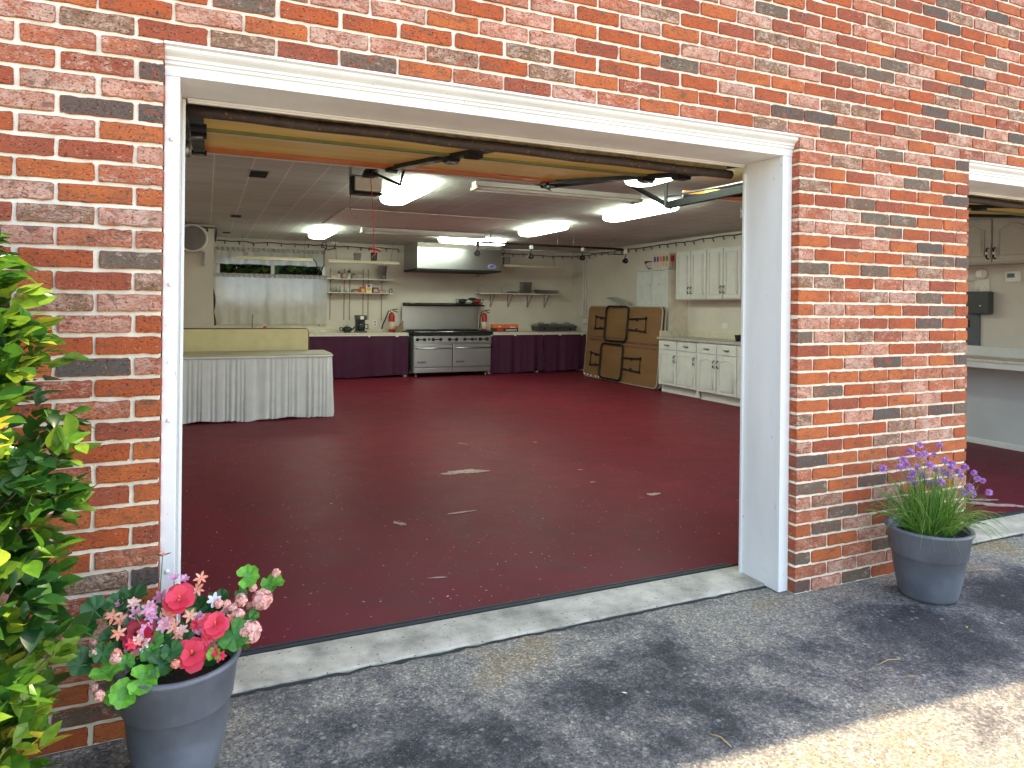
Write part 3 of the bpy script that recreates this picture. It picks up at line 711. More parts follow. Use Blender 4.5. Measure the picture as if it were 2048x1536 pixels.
pb_ = thing('partition_board', 'low cream board standing behind the skirted table', 'board', (.2, 6.98, 0))
xe = at(616, 660, Y=6.98).x; ze = at(560, 658, Y=6.98).z
rc = .04; poly = [(-1.0, .02), (xe, .02), (xe, ze-rc)]+[(xe-rc+rc*math.cos(a*pi/16), ze-rc+rc*math.sin(a*pi/16)) for a in range(1, 9)]+[(-1.0, ze)]
MB().prism(poly, .03, ((0, 6.965, 0), (1, 0, 0), (0, 0, 1), (0, 1, 0))).build('board', CREAM, pb_)
MB().tube([(-1., 6.98, ze+.004), (xe-rc, 6.98, ze+.004), (xe-.01, 6.98, ze-.008), (xe+.004, 6.98, ze-rc), (xe+.004, 6.98, .03)], .012, 6).build('edging', PAINT['brown'], pb_)
MB().box(-.8, -.74, 6.93, 7.2, 0, .03).box(1.1, 1.16, 6.93, 7.2, 0, .03).build('foot', PAINT['brown'], pb_)

# ------------------------------------------------------------------ window curtains
def curtain(x0, x1, z0, z1, y, label, dens, header=True, mat=SHEER):
    t = thing('window_curtain', label, 'curtain', ((x0+x1)/2, y, z1), 'sheer window curtains')
    rr = random.Random(int(z1*100)); ph = [rr.uniform(0, 6) for _ in range(4)]
    def fn(u, v):
        x = x0+(x1-x0)*u; a = .016+.042*v
        d = a*(math.sin(dens*x+ph[0])+.5*math.sin(dens*1.73*x+ph[1])+.35*math.sin(dens*.43*x+ph[2]))
        return Vector((x+.006*math.sin(dens*.9*x), y+d*.6, z1-(z1-z0)*v+.006*math.sin(9*x)*v))
    MB().grid(fn, 200, 8).build('cloth', mat, t)
    MB().grid(lambda u, v: Vector((x0+(x1-x0)*u, y-.01+.012*math.sin(140*u)+.006*math.sin(67*u), z1+.045-.07*v)), 240, 2).build('gathered_heading', P('curtain_heading', (.46, .42, .42), .9, trans=.2), t)
    MB().tube([(x0-.03, y+.01, z1), (x1+.03, y+.01, z1)], .008, 8).build('rod', WHITE, t)
wz = lambda v, u=540: at(u, v, Y=10.95).z
curtain(.26, 2.20, wz(530), wz(502), 10.95, 'short sheer valance across the top of the window', 26)
curtain(.26, 2.24, wz(648), wz(553), 10.95, 'long sheer cafe curtain covering the lower window', 22)
MB().tube([(.245, 10.2, 2.0-.1), (.25, 10.5, 1.35), (.24, 10.6, 1.1)], .004, 6)
tw = MB(); 
def towel(u, v): return Vector((.238+.02*v+.03*abs(math.sin(5*v))*(1-u), 9.9+.35*u+.02*math.sin(12*v), 1.62-.62*v))
tw.grid(towel, 6, 14); tag(tw.build('hanging_towel', P('patterned_towel', (.40, .18, .14), .9, var=.7, scale=24), None, (.24, 10, 1.62)), 'patterned cloth hanging on the partition beside the window', 'towel')
# garden shrub beyond the window
hb = MB(); rs = random.Random(3)
for i in range(11000):
    th = rs.uniform(0, 2*pi); zz = rs.uniform(.2, 2.9); rr = (.75+.3*math.sin(zz*2.2)+.2*math.sin(th*5))*rs.uniform(.45, 1.05)
    cxx = rs.choice((-.4, .5, 1.3, 2.2, 3.0, 4.2)); p = Vector((cxx+rr*math.cos(th), 13.6+rr*math.sin(th), zz))
    p.y += rs.choice((0, 0, 1.6)); hb.leaf(p, (math.cos(th)+rs.gauss(0, .6), math.sin(th)+rs.gauss(0, .6), rs.gauss(-.1, .6)), (0, 0, 1), rs.uniform(.2, .38), rs.uniform(.12, .2), min(1, max(0, rs.gauss(.35, .2))))
gs = thing('garden_hedge', 'green garden shrubs seen through the window gap', 'hedge', (2, 13.6, -.12)); hb.build('foliage', leaf_mat('garden_leaf', [(0, (.008, .04, .008)), (.4, (.03, .11, .012)), (.75, (.14, .26, .03)), (1, (.35, .42, .06))], .5, .35), gs)
tr = MB()
for x in (.3, 1.3, 2.2, 3.0, 4.2): tr.tube([(x, 13.6, -.12), (x+.05, 13.6, 1.2), (x-.05, 13.6, 2.4)], .05, 8, r1=.015)
tr.build('trunk', BARK, gs)

# ------------------------------------------------------------------ back counters, range, hood
CF = 10.35; CZ = .845
def counter(x0, x1, label, seams):
    t = thing('kitchen_counter', label, 'counter', ((x0+x1)/2, 10.68, 0), 'maroon curtained back counters')
    MB().box(x0, x1, CF, YB-.002, CZ-.035, CZ, .006).box(x0, x1, YB-.028, YB-.002, CZ, CZ+.06, .003).build('worktop', LAMI, t)
    MB().box(x0, x1, CF+.002, CF+.022, CZ-.075, CZ-.036).build('apron', WHITE, t)
    f = MB()
    for x in (x0+.03, (x0+x1)/2, x1-.03): f.box(x-.03, x+.03, CF+.12, YB-.05, .0, CZ-.036)
    f.build('leg_frame', WHITE, t)
    e = [x0]+seams+[x1]
    for i, (a, b) in enumerate(zip(e, e[1:])):
        rr = random.Random(int(a*77)); ph = [rr.uniform(0, 6) for _ in range(4)]
        def fn(u, v):
            x = a+.008+(b-a-.016)*u; am = .007+.022*v
            return Vector((x, CF-.006+am*(.6*math.sin(11*x+ph[0])+.5*math.sin(23*x+ph[1])+.3*math.sin(37*x+ph[2])), CZ-.055-(CZ-.055-.03-.015*math.sin(3*x+ph[3]))*v))
        MB().grid(fn, 120, 8).build('curtain', MAROON, t)
    return t
counter(.235, 3.68, 'curtained maroon counter below the window and shelves', [at(695, 700, Y=CF).x]+[1.4])
counter(5.375, 7.585, 'curtained maroon counter under the black chafing server', [at(1087, 700, Y=CF).x])
MB().box(2.4, 3.6, CF+.05, CF+.09, .0, .028)

rg = thing('gas_range', 'wide stainless gas range with two oven doors', 'range', (4.52, 10.6, 0))
rx0, rx1, ry = 3.73, 5.32, 10.19
MB().box(rx0, rx1, ry+.02, 10.95, .10, .79, .004).build('body', STEELD, rg)
MB().box(rx0, rx1, ry-.03, 10.93, .815, .862, .012).box(rx0-.01, rx1+.02, ry-.045, ry-.03, .80, .868, .006).build('cooktop', BLACK, rg)
MB().tube([(rx0-.005, ry-.05, .868), (rx1+.015, ry-.05, .868)], .012, 8).build('front_rail', STEEL, rg)
for i in range(5):
    gm = MB(); gx0 = rx0+.03+i*.312
    for k in range(5): gm.box(gx0+.02+k*.06, gx0+.035+k*.06, ry+.03, 10.85, .8625, .885)
    for y in (ry+.03, 10.5, 10.84): gm.box(gx0+.01, gx0+.29, y, y+.015, .8855, .892)
    gm.build('grate', BLACK, rg)
MB().box(rx0+.005, rx1-.005, ry-.012, ry+.02, .655, .79, .005).build('control_panel', STEEL, rg)
cp = rg.children[-1]
kx = [at(u, 680, Y=ry).x for u in (834.5, 848.5, 866, 881, 898.5, 912.5, 929, 944, 959.5, 973.5)]
for i in range(0, 10, 2):
    MB().box(kx[i], kx[i+1], ry-.024, ry-.012, .712, .732, .003).build('knob_guard', BLACK, rg)
for x in kx: MB().lathe([(.0, -.042), (.026, -.040), (.031, -.02), (.033, 0)], (x, ry-.013, .722), 'Y', 18).build('knob', BLACK, rg)
for u in (858, 951): MB().lathe([(.0, -.03), (.02, -.028), (.024, 0)], (at(u, 680, Y=ry).x, ry-.013, .726), 'Y', 16).build('thermostat_dial', BLACK, rg)
MB().box(rx0+.002, rx1-.002, ry-.02, ry+.02, .632, .652, .004).build('drip_rail', STEEL, rg)
mid = at(905, 700, Y=ry).x
for i, (a, b) in enumerate(((rx0+.012, mid-.006), (mid+.006, rx1-.012))):
    d_ = MB().box(a, b, ry-.022, ry+.019, .19, .628, .008).build('oven_door', STEEL, rg)
    MB().tube([(a+.04, ry-.02, .556), (a+.04, ry-.075, .556), (a+.06, ry-.085, .556), (b-.06, ry-.085, .556), (b-.04, ry-.075, .556), (b-.04, ry-.02, .556)], .013, 10).build('handle', STEEL, d_)
    bx = a+.145
    pl = MB().box(bx-.085, bx+.085, ry-.027, ry-.023, .272, .302, .002).build('badge', BLACK, d_)
    text('badge_lettering', 'VULCAN  HART', .022, P('badge_silver', (.6, .6, .6), .4, .5), d_, (bx, ry-.0275, .287)); 
    MB().box(a, b, ry-.008, ry+.019, .085, .172, .006).build('kick_panel', STEEL, rg)
for x in (rx0+.08, rx1-.08):
    for y in (ry+.1, 10.85): MB().lathe([(.02, 0), (.028, .01), (.018, .03), (.018, .10)], (x, y, 0), 'Z', 12).build('foot', STEELD, rg)
MB().box(rx0-.03, rx1+.0, 10.935, 10.96, .80, 1.36, .004).build('backguard', STEEL, rg)
MB().quadbox([(rx0+.02, 10.72, 1.36), (rx1+.06, 10.72, 1.36), (rx1+.02, 11.0, 1.36), (rx0-.0, 11.0, 1.36), (rx0+.02, 10.70, 1.385), (rx1+.06, 10.70, 1.385), (rx1+.02, 11.0, 1.425), (rx0, 11.0, 1.425)]).build('high_shelf', BLACK, rg)
MB().box(rx0+.1, rx0+.22, 10.78, 10.86, 1.40, 1.416, .004)
wb = thing('wire_basket', 'black wire basket of wrapped packets on the range shelf', 'basket', (5.1, 10.85, 1.41))
bx0, bx1 = at(916, 600, Y=10.85).x, at(962, 600, Y=10.85).x
for z, k in ((1.44, 0), (1.50, .02)): MB().tube([(bx0-k, 10.74, z), (bx1+k, 10.74, z), (bx1+k, 10.96, z), (bx0-k, 10.96, z)], .005, 6, closed=True).build('rim_wire', BLACK, wb)
m = MB()
for i in range(10):
    x = bx0+(bx1-bx0)*i/9; m.tube([(x, 10.74, 1.50), (x, 10.75, 1.425), (x, 10.95, 1.425), (x, 10.96, 1.50)], .0035, 5)
m.build('mesh_wire', BLACK, wb)
for i, (fx, cc, zz) in enumerate(((.22, 'black', 1.47), (.45, 'white', 1.455), (.62, 'black', 1.50), (.8, 'red', 1.475))):
    x = bx0+(bx1-bx0)*fx
    tag(MB().lathe([(0, -.09), (.03, -.085), (.045, -.03), (.045, .03), (.03, .085), (0, .09)], (x, 10.85, zz), 'X', 12).build('food_packet', PAINT[cc], None, (x, 10.85, zz)), {'black': 'dark wrapped packet lying in the wire basket', 'white': 'white wrapped packet lying in the wire basket', 'red': 'red wrapped packet lying in the wire basket'}[cc], 'packet', 'packets in the wire basket')
tag(MB().lathe([(0, 0), (.05, 0), (.055, .012), (.05, .016), (0, .018)], (rx0+.16, 10.84, 1.402), 'Z', 16).build('jar_lid', STEEL, None, (rx0+.16, 10.84, 1.40)), 'small silver lid lying on the range shelf', 'lid')

hd = thing('range_hood', 'large stainless hood with blue oval badge above the range', 'hood', (4.6, 10.5, 2.04))
hx0, hx1, hy, hz0, hz1 = 3.75, 5.46, 10.06, 2.035, ZC-.004
MB().quadbox([(hx0, hy, hz0+.04), (hx1, hy, hz0+.04), (hx1, YB-.003, hz0+.04), (hx0, YB-.003, hz0+.04), (hx0, hy, hz1-.09), (hx1, hy, hz1-.09), (hx1, YB-.003, hz1-.09), (hx0, YB-.003, hz1-.09)]).build('canopy', STEEL, hd)
MB().box(hx0+.002, hx1-.002, hy+.002, YB-.003, hz1-.089, hz1).build('top_shroud', P('hood_shroud', (.42, .39, .36), .5, .4), hd)
MB().box(hx0-.004, hx1+.004, hy-.012, YB-.004, hz0, hz0+.039, .006).build('drip_lip', BLACK, hd)
oc = at(983.5, 533, Y=hy); ov = lambda r_, n=28: [(r_*.073*math.cos(2*pi*i/n), r_*.036*math.sin(2*pi*i/n)) for i in range(n)]
bg = MB().prism(ov(1.1), .003, ((oc.x, hy-.004, oc.z), (1, 0, 0), (0, 0, 1), (0, 1, 0))).build('badge', WHITE, hd)
MB().prism(ov(.9), .002, ((oc.x, hy-.006, oc.z), (1, 0, 0), (0, 0, 1), (0, 1, 0))).build('badge_field', PAINT['blue'], bg)
text('badge_lettering', 'CAPTIVE-AIRE', .0165, P('badge_sky', (.35, .45, .85), .4), bg, (oc.x, hy-.0068, oc.z))

# ------------------------------------------------------------------ hanging shop lights, boxes
def shop_light(u0, u1, v0, v1, label):
    A, B = at(u0, v0, Y=10.3), at(u1, v1, Y=10.3); z = (A.z+B.z)/2; t = thing('shop_light', label, 'shop light', ((A.x+B.x)/2, 10.3, z), 'unlit hanging shop lights')
    m = MB(); pr = [(-.07, -.02), (.07, -.02), (.065, .0), (.035, .035), (-.035, .035), (-.065, .0)]
    m.prism(pr, B.x-A.x, ((A.x, 10.3, z), (0, 1, 0), (0, 0, 1), (1, 0, 0))); m.build('reflector', P('shop_light_enamel', (.60, .52, .38), .5, var=.06), t)
    for x in (A.x+.15, B.x-.15): MB().tube([(x, 10.3, z+.035), (x+R.uniform(-.06, .06), 10.3, ZC)], .005, 6).build('chain', GALV, t)
    return A, B, z
A, B, z1_ = shop_light(470, 625, 515, 521, 'unlit hanging shop light in front of the sheer curtains')
def cord(pts, label, r_=.009):
    o_ = MB().tube(pts, r_, 8).build('extension_cord', CORD, None, pts[0]); tag(o_, label, 'cord')
P3 = lambda lst, y: [at(u, v, Y=y) for u, v in lst]
cord(P3([(625, 517), (632, 524), (636, 540), (640, 552)], 10.35), 'short black cord dangling from the window shop light')
A, B, z2_ = shop_light(656, 797, 522, 528, 'unlit hanging shop light above the left wall shelves')
cord(P3([(672, 487), (668, 497), (656, 500), (646, 494), (645, 486), (652, 484), (653, 494), (648, 504), (648, 530), (643, 540)], 10.93), 'looped black cord hanging beside the window')
xx = at(668, 486, Y=11.0); tag(MB().box(xx.x-.06, xx.x+.07, YB-.05, YB-.002, xx.z-.03, xx.z+.03, .005).build('outlet_box', WHITE, None, (xx.x, YB, xx.z)), 'white outlet box with plugged cords near the ceiling', 'outlet')
c = at(715, 515, Y=10.3)
tag(MB().quadbox([(c.x-.055, 10.26, z2_+.036), (c.x+.05, 10.26, z2_+.036), (c.x+.05, 10.34, z2_+.036), (c.x-.055, 10.34, z2_+.036), (c.x-.065, 10.25, z2_+.17), (c.x+.06, 10.25, z2_+.17), (c.x+.06, 10.35, z2_+.17), (c.x-.065, 10.35, z2_+.17)]).tube([(c.x-.03, 10.3, z2_+.17), (c.x, 10.3, z2_+.23), (c.x+.05, 10.3, z2_+.25), (c.x+.07, 10.3, z2_+.24)], .004, 6).build('small_speaker', GREYB, None, (c.x, 10.3, z2_+.036)), 'grey box with a wire loop standing on the shelf light', 'speaker')
c = at(748, 515, Y=10.3)
tag(MB().lathe([(.052, 0), (.055, .01), (.062, .15), (.058, .155), (0, .15)], (c.x, 10.3, z2_+.036), 'Z', 20).build('black_canister', PAINT['black'], None, (c.x, 10.3, z2_+.036)), 'black canister standing on the shelf light under the red handle', 'canister')
A, B, z3_ = shop_light(1006, 1122, 532, 536, 'unlit hanging shop light beside the hood')
c = at(1014, 520, Y=10.3)
tag(MB().box(A.x+.01, A.x+.12, 10.25, 10.35, z3_+.036, z3_+.18, .006).build('small_speaker', GREYB, None, (A.x+.06, 10.3, z3_+.036)), 'plain grey box standing on the shop light beside the hood', 'speaker')
cord(P3([(1012, 497), (1003, 499), (998, 506), (1003, 511), (1009, 506), (1007, 499), (998, 503), (996, 520), (997, 538), (1003, 535)], 10.9), 'looped black cord hanging beside the hood')
cord(P3([(958, 541), (960, 546), (957, 553), (952, 552)], 10.95), 'short dark cord below the hood', .007)

# ------------------------------------------------------------------ left wall shelves and what stands on them
sh = thing('wall_shelving', 'two tier white wall shelving on slotted standards', 'shelving', (3, 10.95, 1.4))
SYF = 10.76
sx0, sx1 = at(655, 558, Y=SYF).x, at(787, 558, Y=SYF).x
shz = [at(715, 558, Y=SYF).z, at(715, 585.5, Y=SYF).z]
for k, z in enumerate(shz): MB().box(sx0+(.02 if k else -.01), sx1, SYF, YB-.012, z-.012, z+.006, .003).build('shelf', WHITE, sh)
stds = [at(u, 600, Y=YB).x for u in (660, 688, 699, 726, 736, 763)]
for i, x in enumerate(stds):
    zb, zt_ = at(700, 640, Y=YB).z, at(700, 537, Y=YB).z
    sl = MB().box(x-.011, x+.011, YB-.012, YB-.001, zb, zt_)
    for k in range(24): z = zb+.02+(zt_-zb-.03)*k/24; sl.box(x-.006, x+.006, YB-.0135, YB-.0125, z, z+.018, mi=1)
    sl.build('standard', [P('slotted_standard', (.42, .36, .28), .6), PAINT['brown']], sh)
    if i in (0, 5):
        for z in shz: MB().prism([(0, -.013), (.2, -.013), (.2, -.02), (0, -.06)], .012, ((x-.006, YB-.012, z), (0, -1, 0), (0, 0, 1), (1, 0, 0))).build('bracket', STEELD, sh)
YS = 10.88
def item(name, mbf, mats, label, cat, loc, group=None): return tag(mbf.build(name, mats, None, loc), label, cat, group)
def sx(u): return at(u, 560, Y=YS).x
z = shz[0]+.006; px = .00715*1.4
S_ = at(701, 560, Y=YS).x-at(700, 560, Y=YS).x
t = thing('carton', 'white carton at the window end of the upper shelf', 'box', (sx(667.5), YS, z)); x = sx(667.5)
MB().box(x-5.5*S_, x+5.5*S_, YS-.05, YS+.05, z, z+.105, .004).build('body', PAINT['beige'], t); MB().box(x-4*S_, x+4*S_, YS-.0525, YS-.0505, z+.06, z+.07).build('print_line', PAINT['brown'], t)
for u, h, lb in ((677.5, .14, 'shorter squeeze bottle with a dark cap on upper shelf'), (697.5, .165, 'taller squeeze bottle with a dark cap on upper shelf')):
    x = sx(u); t = thing('squeeze_bottle', lb, 'bottle', (x, YS, z), 'bottles on the upper shelf')
    MB().lathe([(.028, 0), (.034, .005), (.034, h*.6), (.018, h*.7), (0, h*.7)], (x, YS, z), 'Z', 16).build('body', PAINT['white'], t)
    MB().lathe([(.024, h*.7), (.020, h*.8), (.006, h), (0, h)], (x, YS, z), 'Z', 12).build('cap', PAINT['black'], t)
x = sx(687.5); t = thing('round_jar', 'squat tan round jar lying between the two squeeze bottles', 'jar', (x, YS, z))
MB().lathe([(0, -.05), (.045, -.05), (.052, -.04), (.052, .04), (.045, .05), (0, .05)], (x, YS, z+.053), 'Y', 22).build('body', PAINT['tan'], t); MB().lathe([(0, -.056), (.04, -.056), (.04, -.0505)], (x, YS, z+.053), 'Y', 20).build('lid', PAINT['beige'], t)
x = sx(710); t = thing('glass_tray', 'low clear container behind the squeeze bottles', 'container', (x, YS, z))
MB().box(x-6*S_, x+6*S_, YS-.05, YS+.05, z, z+.07, .008).build('body', P('cloudy_plastic', (.45, .43, .40), .3, trans=.3), t); MB().lathe([(.02, .071), (.022, .10), (.012, .11), (0, .115)], (x-2*S_, YS, z), 'Z', 14).build('stopper', STEELD, t)
x = sx(766); t = thing('metal_tumbler', 'tall steel shaker standing at the end of the upper shelf', 'shaker', (x, YS, z))
MB().lathe([(.05, 0), (.056, .01), (.082, .26), (.086, .27), (.078, .272), (.05, .02), (0, .015)], (x, YS, z), 'Z', 26).build('cup', STEEL, t); MB().lathe([(.02, .01), (.028, .02), (.028, .12), (0, .125)], (x, YS-.085, z-.01), 'Z', 14).build('small_cup', STEEL, t)
z = shz[1]+.006
for u, h, r_, lb in ((667, .135, .055, 'widest lidded glass jar on the lower shelf'), (677, .165, .045, 'tallest lidded glass jar on the lower shelf'), (690.5, .085, .036, 'smallest lidded glass jar on the lower shelf')):
    x = sx(u); t = thing('glass_jar', lb, 'jar', (x, YS, z), 'glass jars on the lower shelf')
    MB().lathe([(r_*.8, 0), (r_, .006), (r_, h*.7), (r_*.7, h*.82), (r_*.7, h*.88), (r_*.62, h*.88), (r_*.62, h*.8), (r_*.93, h*.68), (r_*.93, .012), (0, .01)], (x, YS, z), 'Z', 24).build('body', GLASS, t)
    MB().lathe([(r_*.74, h*.885), (r_*.74, h*.97), (r_*.3, h), (0, h)], (x, YS, z), 'Z', 20).build('lid', P('jar_lid_glass', (.5, .52, .48), .15), t)
def pbox(u, w_, h, d_, c1, c2, name, lb, c3=None):
    x = sx(u); w_ *= S_*.5; t = thing(name, lb, 'box', (x, YS, z), 'food boxes on the lower shelf')
    MB().box(x-w_, x+w_, YS-d_/2, YS+d_/2, z, z+h, .003).build('body', PAINT[c1], t)
    MB().prism([(w_*.75*math.cos(2*pi*i/14), h*.27*math.sin(2*pi*i/14)) for i in range(14)], .0015, ((x, YS-d_/2-.002, z+h*.42), (1, 0, 0), (0, 0, 1), (0, 1, 0))).build('printed_panel', PAINT[c2], t)
    if c3: MB().prism([(w_*.6*math.cos(2*pi*i/14), h*.13*math.sin(2*pi*i/14)) for i in range(14)], .0015, ((x, YS-d_/2-.002, z+h*.82), (1, 0, 0), (0, 0, 1), (0, 1, 0))).build('printed_oval', PAINT[c3], t)
pbox(711, 15, .06, .10, 'brown', 'tan', 'brown_tin', 'low brown tin on the lower shelf')
pbox(725.5, 9, .115, .07, 'orange', 'yellow', 'food_carton', 'short orange and yellow food box on the lower shelf', 'red')
pbox(737, 12, .16, .07, 'white', 'yellow', 'food_carton', 'tall white food box with blue oval on the lower shelf', 'blue')
pbox(751, 12, .105, .07, 'purple', 'yellow', 'food_carton', 'purple and yellow food box on the lower shelf', 'sky')
pbox(761.5, 4, .06, .04, 'red', 'white', 'spice_tin', 'little red spice tin on the lower shelf')
x = sx(773); t = thing('glass_mug', 'pale patterned mug near the end of the lower shelf', 'mug', (x, YS, z)); MB().lathe([(.03, 0), (.036, .004), (.038, .085), (.034, .085), (.032, .01), (0, .008)], (x, YS, z), 'Z', 18).build('body', PAINT['beige'], t); MB().tube([(x+.036, YS, z+.02), (x+.06, YS, z+.03), (x+.06, YS, z+.06), (x+.037, YS, z+.07)], .005, 6).build('handle', PAINT['beige'], t)
x = sx(782); t = thing('dark_can', 'black and white can at the end of the lower shelf', 'can', (x, YS, z)); MB().lathe([(.026, 0), (.028, .004), (.028, .08), (.02, .087), (0, .088)], (x, YS, z), 'Z', 18).build('body', PAINT['black'], t); MB().box(x-.015, x+.002, YS-.0295, YS-.0275, z+.012, z+.07).build('label_strip', PAINT['white'], t)

# things on the left counter
YC = 10.62
cz = CZ
def cx_(u): return at(u, 655, Y=YC).x
x = cx_(694); t = thing('teapot', 'dark green round teapot on the counter', 'teapot', (x, YC, cz))
MB().lathe([(.05, 0), (.06, .005), (.092, .05), (.088, .085), (.05, .112), (0, .118)], (x, YC, cz), 'Z', 26).build('body', P('teapot_glaze', (.012, .022, .026), .12), t)
tb_ = t.children[0].data.materials[0]
MB().tube([(x+.08, YC, cz+.05), (x+.12, YC, cz+.075), (x+.145, YC, cz+.115)], .018, 10, r1=.010).build('spout', tb_, t)
MB().tube([(x-.08, YC, cz+.085), (x-.125, YC, cz+.10), (x-.14, YC, cz+.065), (x-.115, YC, cz+.035), (x-.085, YC, cz+.035)], .009, 8).build('handle', tb_, t)
MB().lathe([(.045, .114), (.03, .125), (.012, .132), (.016, .142), (.012, .15), (0, .152)], (x, YC, cz), 'Z', 18).build('lid', PAINT['tan'], t)
x = cx_(721.5); t = thing('coffee_maker', 'black drip coffee maker with silver panel', 'coffee maker', (x, YC, cz))
MB().box(x-.10, x+.10, YC-.11, YC+.12, cz, cz+.035, .008).box(x-.09, x+.09, YC+.03, YC+.12, cz+.035, cz+.29, .012).box(x-.10, x+.10, YC-.10, YC+.12, cz+.24, cz+.33, .018).build('body', DKGREY, t)
MB().box(x-.03, x+.035, YC-.105, YC-.101, cz+.25, cz+.315, .001).build('panel', LENS, t)
ca = MB().lathe([(.055, .0), (.07, .01), (.082, .07), (.06, .14), (.05, .15), (0, .15)], (x, YC-.035, cz+.04), 'Z', 24).build('carafe', P('dark_carafe', (.015, .017, .02), .08), t)
MB().tube([(x+.07, YC-.06, cz+.16), (x+.12, YC-.08, cz+.15), (x+.12, YC-.08, cz+.08), (x+.08, YC-.06, cz+.07)], .010, 8).build('carafe_handle', BLACK, ca)
def wall_plate(u, v, w_, h, label, kind='duplex', Y=YB):
    p = at(u, v, Y=Y); t = thing('wall_outlet', label, 'outlet', (p.x, Y, p.z), None)
    MB().box(p.x-w_, p.x+w_, Y-.008, Y-.001, p.z-h, p.z+h, .003).build('plate', WHITE, t)
    for dz in (-.45, .45): MB().box(p.x-w_*.4, p.x+w_*.4, Y-.010, Y-.0085, p.z+dz*h-h*.22, p.z+dz*h+h*.22, .0005).build('socket', PAINT['brown'], t)
wall_plate(750, 646.5, .036, .06, 'cream duplex outlet on the wall right of the coffee maker')
wall_plate(638, 650, .045, .022, 'small white outlet under the sheer curtain')
def extinguisher(u, zb, r_, h, label, bracket):
    x = cx_(u); Y = 10.78; t = thing('fire_extinguisher', label, 'fire extinguisher', (x, Y, zb), 'red fire extinguishers')
    MB().lathe([(r_*.92, 0), (r_, .01), (r_, h*.66), (r_*.85, h*.75), (r_*.35, h*.83), (0, h*.83)], (x, Y, zb), 'Z', 26).build('cylinder', RED, t)
    MB().lathe([(r_*1.01, h*.12), (r_*1.02, h*.121), (r_*1.02, h*.44), (r_*1.01, h*.441)], (x, Y, zb), 'Z', 26).build('label_band', PAINT['beige'], t)
    MB().lathe([(.022, h*.83), (.022, h*.92), (.014, h*.93), (0, h*.94)], (x, Y, zb), 'Z', 14).build('valve', BLACK, t)
    MB().tube([(x-.02, Y, zb+h*.92), (x+.05, Y, zb+h*.96), (x+.12, Y, zb+h*.98)], .010, 6).tube([(x, Y, zb+h*.90), (x+.06, Y, zb+h*.89), (x+.12, Y, zb+h*.84)], .009, 6).build('handle', BLACK, t)
    MB().tube([(x-.01, Y-.02, zb+h*.9), (x-.07, Y-.03, zb+h*.88), (x-r_-.045, Y-.03, zb+h*.66), (x-r_-.05-bracket, Y-.03, zb+h*.35), (x-r_-.05-bracket*1.5, Y-.03, zb+h*.13)], .011, 8).build('hose', BLACK, t)
    MB().lathe([(.0, -.01), (.02, -.008), (.02, 0)], (x-.005, Y-.025, zb+h*.88), 'Y', 14).build('gauge', WHITE, t)
extinguisher(787, CZ, .062, .46, 'fire extinguisher with a long splayed hose left of the range', .06)
extinguisher(974, CZ, .058, .455, 'fire extinguisher with a pale label right of the range', .0)
x = cx_(797); t = thing('paper_bag', 'crumpled brown paper bag beside the range', 'bag', (x, 10.55, CZ))
MB().quadbox([(x-.09, 10.5, CZ), (x+.06, 10.5, CZ), (x+.06, 10.62, CZ), (x-.09, 10.62, CZ), (x-.05, 10.53, CZ+.13), (x+.075, 10.52, CZ+.14), (x+.075, 10.6, CZ+.14), (x-.05, 10.6, CZ+.13)]).build('body', PAINT['brown'], t)
MB().quadbox([(x+.0, 10.53, CZ+.138), (x+.07, 10.53, CZ+.138), (x+.07, 10.58, CZ+.138), (x+.0, 10.58, CZ+.138), (x+.055, 10.545, CZ+.22), (x+.08, 10.545, CZ+.23), (x+.08, 10.56, CZ+.23), (x+.055, 10.56, CZ+.22)]).build('twisted_top', PAINT['brown'], t)
x = at(505, 640, Y=10.75).x; t = thing('faucet', 'curved steel sink faucet in front of the curtain', 'faucet', (x, 10.8, CZ))
MB().lathe([(.03, 0), (.025, .02), (.014, .03), (.012, .05), (0, .05)], (x, 10.8, CZ), 'Z', 14).build('base', STEEL, t); MB().tube([(x, 10.8, CZ+.04), (x, 10.8, CZ+.24), (x, 10.77, CZ+.31), (x, 10.7, CZ+.32), (x, 10.66, CZ+.27)], .011, 10).build('spout', STEEL, t); MB().tube([(x, 10.8, CZ+.05), (x+.06, 10.78, CZ+.10)], .007, 8).build('lever', STEEL, t)
x = at(530, 650, Y=10.75).x; t = thing('soap_bottle', 'small red and white soap bottle by the sink', 'bottle', (x, 10.75, CZ)); MB().lathe([(.03, 0), (.034, .005), (.034, .1), (.014, .13), (0, .13)], (x, 10.75, CZ), 'Z', 16).build('body', PAINT['red'], t); MB().lathe([(.013, .131), (.013, .16), (.005, .18), (0, .18)], (x, 10.75, CZ), 'Z', 10).build('pump', WHITE, t)

# right counter things
YR = 10.66
x0, x1 = at(983, 655, Y=YR).x, at(1034.5, 655, Y=YR).x
t = thing('foil_box', 'long red and black wrap box on the right counter', 'box', ((x0+x1)/2, YR, CZ))
MB().box(x0, x1, YR-.06, YR+.06, CZ, CZ+.075, .004).build('lower_half', PAINT['black'], t); MB().box(x0+.0, x1, YR-.061, YR+.06, CZ+.0755, CZ+.15, .004).build('upper_half', PAINT['orange'], t)
MB().box(x0+.10, x0+.24, YR-.0635, YR-.0612, CZ+.012, CZ+.066, .001).build('red_panel', PAINT['red'], t); MB().box(x1-.19, x1-.08, YR-.0640, YR-.0625, CZ+.083, CZ+.100).build('white_strip', PAINT['white'], t)
lm_ = MB(); rl = random.Random(4); xq = x0+.30
while xq < x1-.05:
    wq = rl.uniform(.008, .024); lm_.box(xq, xq+wq, YR-.0618, YR-.0605, CZ+.020+rl.choice((0, 0, .012)), CZ+.046+rl.choice((0, .006))); xq += wq+rl.uniform(.006, .011)
